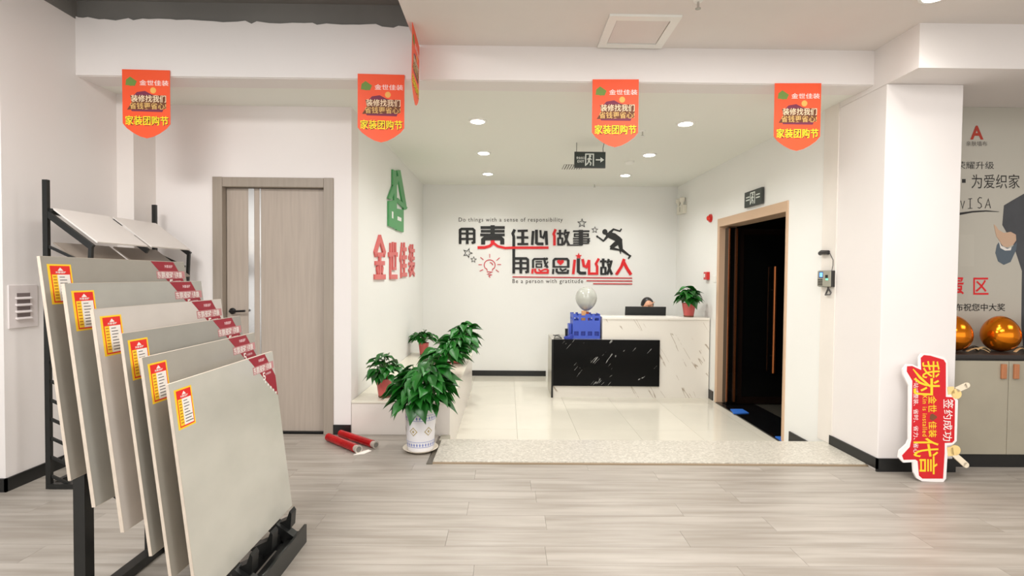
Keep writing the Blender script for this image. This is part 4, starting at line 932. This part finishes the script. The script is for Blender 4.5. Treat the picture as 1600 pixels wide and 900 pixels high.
tagR = mat('tag_red', (226, 34, 28), .4); tagY = mat('tag_yellow', (250, 206, 40), .4); tagW = mat('tag_white', (240, 236, 230), .4); burg = mat('burgundy_ribbon', (150, 22, 44), .4)
ordw = ['rearmost and tallest', 'second from the back', 'third from the back, palest', 'fourth from the back', 'second from the front', 'foremost and lowest']
for k, (tx0, tz0) in enumerate(tops):
    dx, dz = .1, -math.sqrt(LN * LN - .01); dn = Vector((dx, 0, dz)) / LN; nn = Vector((-dn.z, 0, dn.x)); T0 = Vector((tx0, Y0, tz0))
    M = lambda u, v, T0=T0, dn=dn: T0 + Vector((0, u, 0)) + dn * v
    face = mat(f'tile_glaze_{k}', cols[k], .16, noise=.09, nscale=2.2, stretch=(1, 1.5, 2.5))
    t = thing('tile_sample', M(.4, .8), f"large grey square floor tile sample on the rack, {ordw[k]}", 'tile', 'slanted tile samples on the rack')
    th = .011 + (.002 if k in (1, 2) else 0)
    mb = MB(); mb.cur = 1; mb.prism([M(0, 0), M(.8, 0), M(.8, .8), M(0, .8)], -nn * th); mb.cur = 0
    mb.add([M(.001, .001) + nn * .0004, M(.799, .001) + nn * .0004, M(.799, .799) + nn * .0004, M(.001, .799) + nn * .0004], [(0, 1, 2, 3)])
    obj('tile_body', mb, [face, edge], t)
    S = lambda name, poly, m_, h_: obj(name, shape(MB(), M, nn, poly, h_), m_, t)
    u0, v0 = .022, .028; r4 = lambda a, b, c, d_: [(u0 + a, v0 + b), (u0 + c, v0 + b), (u0 + c, v0 + d_), (u0 + a, v0 + d_)]
    S('price_tag', r4(0, 0, .1, .145), tagY, .0009); S('tag_border', r4(.01, .006, .093, .139), tagR, .0012)
    S('tag_column', r4(.014, .038, .036, .134), tagY, .0015); S('tag_panel', r4(.036, .038, .089, .134), tagW, .0015)
    S('tag_emblem', [(u0 + .04, v0 + .024), (u0 + .052, v0 + .012), (u0 + .064, v0 + .024)], tagW, .0015)
    mb = letters(MB(), '东鹏瓷砖', M, nn, (u0 + .03, v0 + .026, u0 + .074, v0 + .034), .0015, .02); obj('tag_title', mb, tagW, t)
    mb = MB()
    for q in range(8): shape(mb, M, nn, [(u0 + .044, v0 + .046 + q * .011), (u0 + .044 + (.03 if q % 3 else .022) + (.012 if q > 4 else 0), v0 + .046 + q * .011), (u0 + .044 + (.03 if q % 3 else .022) + (.012 if q > 4 else 0), v0 + .0485 + q * .011), (u0 + .044, v0 + .0485 + q * .011)], .0018)
    lo_ = obj('tag_text', mb, ink, t)
    mb = MB()
    for q in range(8): shape(mb, M, nn, [(u0 + .018, v0 + .044 + q * .011), (u0 + .032, v0 + .044 + q * .011), (u0 + .032, v0 + .048 + q * .011), (u0 + .018, v0 + .048 + q * .011)], .0018)
    obj('tag_text', mb, mat('dark_orange_ink', (190, 120, 20), .6), t)
    S('corner_ribbon', [(.556, .003), (.715, .003), (.797, .125), (.797, .225)], burg, .0009)
    obj('ribbon_text', letters(MB(), '东鹏瓷砖', M, nn, (.655 - .01, .018, .705, .033), .0015, .02), mat('pink_white_ink', (236, 200, 204), .6), t)
    S('ribbon_panel', [(.585, .048), (.79, .048), (.79, .084), (.585, .084)], mat('translucent_label', (190, 130, 132), .4), .0012)
    obj('ribbon_text', letters(MB(), '东鹏瓷砖 健康', M, nn, (.588, .051, .768, .082), .0018, .01), tagW, t)
    obj('ribbon_number', letters(MB(), '5', M, nn, (.668, .088, .694, .126), .0015, .02), tagW, t)
    obj('ribbon_text', letters(MB(), '大健康保障', M, nn, (.695, .094, .752, .105), .0015, .01), MATS['pink_white_ink'], t)
    mb = MB()
    for q in range(5): shape(mb, M, nn, circ(.688 + q * .023, .136 + q * .018, .006, 8), .0015)
    obj('ribbon_dot', mb, tagW, t)
    # bracket that carries this tile
    for Y_ in ((2.09, 2.47) if k < 5 else (1.92, 2.12, 2.30, 2.50)):
        b_ = M(0, .8); b_.y = Y_
        mb = MB(); mb.prism([(b_.x - .05, Y_ - .03, b_.z - .045), (b_.x + .03, Y_ - .03, b_.z - .008), (b_.x + .045, Y_ - .03, b_.z + .035), (b_.x + .055, Y_ - .03, b_.z + .02), (b_.x + .05, Y_ - .03, b_.z - .05 ), (b_.x + .01, Y_ - .03, b_.z - .09)], (0, .055, 0))
        obj('support_bracket', mb, steel, rk)

# ------------------------------------------------------------------ second rack against the left wall
r2 = thing('drawer_rack', (-2.7, 3.7, 0), 'black steel rack with tilted white sample panels against the left wall', 'rack')
XA = -2.82; ZT = at(83, 281, Y=3.16).z
for Y_ in (3.16, 4.12):
    obj('rear_post', bar(MB(), (XA, Y_, 0), (XA, Y_, ZT if Y_ < 4 else ZT - .02), .022, .03), steel, r2)
    obj('foot_rail', bar(MB(), (XA, Y_, .018), (XA + .2, Y_, .018), .03, .03), steel, r2)
    obj('front_post', bar(MB(), (XA + .2, Y_, .03), (XA + .27, Y_, 1.5), .02, .02), steel, r2)
obj('back_rail', bar(MB(), (XA, 3.16, .018), (XA, 4.12, .018), .03, .03), steel, r2)
obj('back_rail', bar(MB(), (XA + .1, 3.16, .018), (XA + .1, 4.12, .018), .02, .02), steel, r2)
obj('top_rail', bar(MB(), (XA + .01, 3.16, 1.71), (XA + .01, 4.12, 1.69), .03, .035), steel, r2)
for Y_ in (3.16, 3.64, 4.12):
    obj('arm', bar(MB(), (XA, Y_, 1.70), (XA + .28, Y_, 1.49), .018, .035), steel, r2)
for Y_ in (3.16, 4.12):
    for j in range(13):
        z = 1.5 - .118 * j
        obj('shelf_arm', bar(MB(), (XA, Y_, z), (XA + .24, Y_, z - .11), .012, .016), steel, r2)
pnl = mat('off_white_sample', (226, 220, 214), .35); pn2 = mat('taupe_sample', (150, 138, 126), .4)
def sample(y0, y1, z, m_, lb, ed):
    M_ = lambda u, v: Vector((XA + .02 + .27 * u, y0 + (y1 - y0) * v, z + .024 - .205 * u))
    o = obj('sample_panel', MB().prism([M_(0, 0), M_(1, 0), M_(1, 1), M_(0, 1)], (.004, 0, .008)), m_)
    return tag(o, lb, 'sample panel', 'tilted panels in the wall rack')
sample(3.18, 3.62, 1.70, pnl, 'pale tilted sample panel on the top tier nearer the camera', 0)
sample(3.66, 4.10, 1.70, pnl, 'pale tilted sample panel on the top tier nearer the door', 0)
sample(3.18, 3.62, 1.49, pn2, 'taupe tilted sample panel on the second tier nearer the camera', 0)
sample(3.66, 4.10, 1.49, pn2, 'taupe tilted sample panel on the second tier nearer the door', 0)
